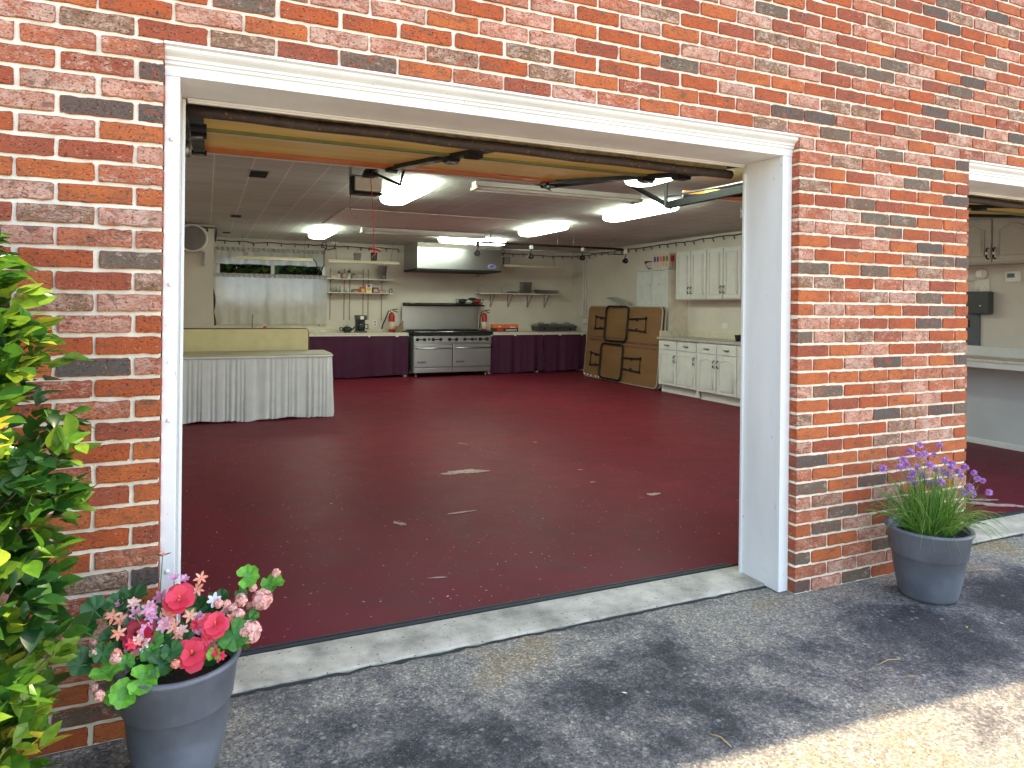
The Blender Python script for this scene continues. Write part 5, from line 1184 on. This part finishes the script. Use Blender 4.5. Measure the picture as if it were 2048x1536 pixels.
# lobed geranium leaves
def gleaf(p, d, r_, c):
    r_ *= 1.35; b = MB(); b.col = b.bm.loops.layers.float_color.new('lc'); d = Vector(d).normalized(); e = d.orthogonal().normalized(); e = Matrix.Rotation(rs.uniform(0, 6.3), 3, d) @ e; g_ = d.cross(e)
    cv_ = b.bm.verts.new(p-d*.006); K = 44; rings = []
    for q_, bend in ((.5, .05), (1., .16)):
        rg_ = []
        for i in range(K):
            a = 2*pi*i/K; notch = 1-.75*math.exp(-((a-pi)/.22)**2); k = (1+.10*abs(math.sin(a*3.5))+.05*math.sin(a*11))*notch
            rg_.append(b.bm.verts.new(p+(e*math.cos(a)+g_*math.sin(a))*r_*q_*k+d*(r_*bend*(1+1.2*math.sin(a*2.5+1))*q_-.006*(1-q_))+d*r_*.06*math.sin(a*7)*q_))
        rings.append(rg_)
    for i in range(K):
        j = (i+1) % K
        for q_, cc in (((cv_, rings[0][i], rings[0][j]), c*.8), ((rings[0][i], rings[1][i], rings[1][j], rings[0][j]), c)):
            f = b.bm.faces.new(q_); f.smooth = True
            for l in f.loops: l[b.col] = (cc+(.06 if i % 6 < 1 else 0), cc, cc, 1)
    return b.build('leaf', GERAN, fa)
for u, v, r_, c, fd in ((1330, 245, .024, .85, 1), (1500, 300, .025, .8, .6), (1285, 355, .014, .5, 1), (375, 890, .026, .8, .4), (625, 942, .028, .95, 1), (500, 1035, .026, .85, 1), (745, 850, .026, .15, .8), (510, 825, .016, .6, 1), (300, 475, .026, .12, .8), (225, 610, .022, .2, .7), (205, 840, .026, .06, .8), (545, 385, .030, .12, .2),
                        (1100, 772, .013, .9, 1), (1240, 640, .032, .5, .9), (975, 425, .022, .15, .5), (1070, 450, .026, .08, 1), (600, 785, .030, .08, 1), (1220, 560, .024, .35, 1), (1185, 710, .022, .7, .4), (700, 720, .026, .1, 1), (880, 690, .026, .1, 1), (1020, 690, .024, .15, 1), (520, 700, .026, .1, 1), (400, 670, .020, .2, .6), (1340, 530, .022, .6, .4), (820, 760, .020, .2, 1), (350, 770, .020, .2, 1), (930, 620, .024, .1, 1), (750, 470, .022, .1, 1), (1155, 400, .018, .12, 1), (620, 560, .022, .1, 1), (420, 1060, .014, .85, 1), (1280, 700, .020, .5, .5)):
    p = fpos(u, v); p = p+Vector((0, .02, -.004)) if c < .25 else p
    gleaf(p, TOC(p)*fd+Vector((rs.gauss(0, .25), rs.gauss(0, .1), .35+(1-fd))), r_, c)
for u, v, ang in ((830, 310, .4), (950, 290, -.6), (610, 530, .8), (900, 555, -.3)):
    p = fpos(u, v); b = MB(); b.leaf(p, (ang, -.2, -.7), (0, -1, .2), .03, .012, .12); b.build('leaf', GERAN, fa)
for k in range(46):
    u, v = rs.uniform(430, 1240), rs.uniform(430, 840); p = fpos(u, v)+Vector((0, .035, -.01)); gleaf(p, TOC(p)+Vector((rs.gauss(0, .5), rs.gauss(0, .2), rs.uniform(.1, .9))), rs.uniform(.014, .022), rs.choice((.05, .1, .2, .3, .55)))
for k in range(40):
    u, v = rs.uniform(480, 1230), rs.uniform(430, 800); p = fpos(u, v)+Vector((0, .012, 0)); flower(p, TOC(p)+Vector((rs.gauss(0, .4), 0, rs.gauss(.15, .3))), rs.uniform(.011, .0155), 6, rs.choice((PEACH, PINK, PALE, CORAL, PEACH)), .5, .35, 2)
stm = MB()
for u, v in ((870, 400), (955, 770), (1110, 575), (1430, 400), (1347, 620), (405, 445), (995, 335), (750, 380), (835, 258), (1525, 222), (290, 740), (105, 665), (330, 1040), (1330, 245), (500, 1030), (375, 890), (625, 940), (1285, 395), (575, 505), (700, 565), (205, 840), (300, 475), (1500, 300), (225, 610)):
    p = fpos(u, v); b0 = Vector((c1_.x+(p.x-c1_.x)*.2, c1_.y+(p.y-c1_.y)*.2, .295)); md = b0.lerp(p, .5)+Vector((0, 0, .03 if v > 700 else 0)); stm.tube([b0, md, p-Vector((0, -.003, .004))], .0016, 5)
p0, p1 = fpos(735, 460, 0.04), fpos(760, 90, 0.04); stm.tube([p0, p1], .0014, 5)
stm.build('stems', GREEN, fa)
pom(p1, .0075, PALE, 16)
b = MB(); b.leaf(p1-Vector((0, 0, .008)), (.9, -.2, .45), (0, -.4, 1), .026, .006, .05); b.leaf(p1-Vector((0, 0, .008)), (-.9, -.2, .45), (0, -.4, 1), .026, .006, .05); b.build('leaf', GERAN, fa)

# ------------------------------------------------------------------ shrub beside the door
edge = [(0, 1480), (110, 1440), (128, 1400), (140, 1300), (150, 1250), (140, 1180), (160, 1100), (165, 1000), (150, 930), (165, 850), (130, 790), (110, 740), (120, 690), (70, 620), (45, 560), (35, 500), (20, 465)]
SYC = -.50
E_ = sorted((at(u, v, Y=SYC).z, at(u, v, Y=SYC).x) for u, v in edge if v < 1470)
def edge_x(z):
    if z <= E_[0][0]: return E_[0][1]-.02
    for (z0, x0), (z1, x1) in zip(E_, E_[1:]):
        if z0 <= z <= z1: return x0+(x1-x0)*(z-z0)/(z1-z0+1e-9)
    return E_[-1][1]-.1
sb = thing('evergreen_shrub', 'glossy broad leaved evergreen shrub against the brick wall', 'shrub', (-.72, SYC, 0)); rs = random.Random(77)
lm = MB(); SXC = -.56
ztop = 1.70
nL = 0
cl = []
for i in range(1150):   # twigs: clusters of leaves spread through the bush
    z = rs.uniform(.03, ztop); th = rs.uniform(-pi, pi)
    rx = max(.08, edge_x(z)-.022-SXC); ry = .34*(1-.25*(z/ztop)**2)
    k = rs.uniform(.25, 1.)**.5
    p = Vector((SXC+rx*k*math.cos(th), SYC+ry*k*math.sin(th), z)); p.y = min(p.y, -.05)
    cl.append((p, th, k))
for p, th, k in cl:
    out = Vector((math.cos(th), math.sin(th), rs.uniform(-.1, .8))).normalized(); tone = min(.85, max(0, rs.gauss(.39, .17)+.14*(p.z < .5)+.1*(out.z > .5)))  # low and upward-facing clusters paler: sun highlights put into the leaf colour
    young = rs.random() < .15
    for q in range(rs.randint(5, 8)):
        a = rs.uniform(0, 6.3); d = (out*.7+Vector((math.cos(a)*.8, math.sin(a)*.8, rs.uniform(-.45, .75)))).normalized()
        ln = rs.uniform(.045, .082); c = min(1, max(0, tone+rs.gauss(0, .08)+(.32 if young else 0)))
        o_ = p+Vector((rs.gauss(0, .016), rs.gauss(0, .016), rs.gauss(0, .018)))
        if o_.y > -.03: o_.y = -.03
        lm.leaf(o_, d, (rs.gauss(0, .4), rs.gauss(-.2, .4), 1), ln, ln*rs.uniform(.46, .62), c, curl=rs.uniform(-.05, .3), fold=rs.uniform(.05, .22), prof=(.0, .55, .92, 1., .8, .42, .0))
lm.build('foliage', HEDGE, sb)
br = MB()
for p, th, k in cl[:170]:
    b0 = Vector((SXC+rs.gauss(0, .05), SYC+rs.gauss(0, .05), max(0.0, p.z-.45))); br.tube([b0, b0.lerp(p, .5)+Vector((0, 0, .05)), p], .006, 5, r1=.002)
for i in range(6):
    x, y = SXC+rs.gauss(0, .07), SYC+rs.gauss(0, .05); br.tube([(x, y, 0), (x+rs.gauss(0, .06), y+rs.gauss(0, .05), .6), (x+rs.gauss(0, .1), y+rs.gauss(0, .08), 1.25)], .016, 7, r1=.005)
br.build('branches', BARK, sb)

# ------------------------------------------------------------------ litter on the drive
rs = random.Random(9)
LIT = [(1255, 1386, 'pale fallen leaf on the dark stain near the picture middle', 'white', .022), (2008, 1248, 'white fallen petal at the right of the drive', 'white', .018), (1935, 1256, 'yellow curled leaf right of the planter', 'yellow', .014), (1815, 1352, 'tan fallen sliver near the sunlit edge', 'tan', .03), (1710, 1361, 'small brown leaf scrap on the dark stain', 'tan', .018),
       (1137, 1479, 'tan leaf crumb at the bottom of the drive', 'tan', .014), (616, 1371, 'pale pink petal fallen on the concrete', 'white', .016), (1658, 1305, 'little tan scrap on the grey concrete', 'tan', .012), (1718, 1295, 'tan leaf scrap below the brick pier', 'tan', .013), (1962, 1175, 'brown seed pod behind the planter', 'brown', .014), (1817, 1474, 'dark leaf crumb on the sunlit concrete', 'brown', .012)]
for u, v, lb, cc, ln in LIT:
    p = at(u, v, Z=.004); a = rs.uniform(0, 6.3); b = MB(); b.leaf(p, (math.cos(a), math.sin(a), .12), (0, 0, 1), ln, ln*.42, .5, curl=-.1, fold=.1); tag(b.build('fallen_leaf', PAINT[cc], None, p), lb, 'leaf', 'litter on the drive')
for (u0, v0, u1, v1, lb) in ((1420, 1468, 1462, 1493, 'thin curved twig near the sunlit edge'), (1755, 1330, 1800, 1318, 'thin pale twig below the brick pier'), (1920, 1145, 2000, 1140, 'long pale twig behind the planter')):
    p, q = at(u0, v0, Z=.004), at(u1, v1, Z=.004); tag(MB().tube([p, p.lerp(q, .5)+Vector((.01, .01, .002)), q], .0022, 5).build('twig', PAINT['tan'], None, p), lb, 'twig', 'twigs on the drive')

# ------------------------------------------------------------------ light
SUN_EL, SUN_AZ = math.radians(58), None
sd = Vector((.513, .120, .850)).normalized()
lt_ = bpy.data.lights.new('sun', 'SUN'); lt_.energy = 2.2; lt_.angle = math.radians(.5); lt_.color = (1., .88, .70)
so_ = bpy.data.objects.new('sun', lt_); COL.objects.link(so_); so_.location = (20, 5, 30); so_.rotation_euler = sd.to_track_quat('Z', 'Y').to_euler()
wd = bpy.data.worlds.new('World'); SC.world = wd; wd.use_nodes = True; n = wd.node_tree
sk_ = n.nodes.new('ShaderNodeTexSky'); sk_.sky_type = 'NISHITA'; sk_.sun_disc = False; sk_.sun_elevation = math.asin(sd.z); sk_.sun_rotation = math.atan2(sd.x, sd.y)
bgn = n.nodes['Background']; n.links.new(sk_.outputs[0], bgn.inputs[0]); bgn.inputs[1].default_value = .15
vs_ = SC.view_settings; vs_.view_transform = 'Standard'; vs_.look = 'None'; vs_.gamma = 1; vs_.exposure = 2.45
try:
    vs_.use_white_balance = True; vs_.white_balance_temperature = 7400; vs_.white_balance_tint = 8
except AttributeError: pass
SC.cycles.use_denoising = True
SC.cycles.max_bounces = 10; SC.cycles.diffuse_bounces = 6
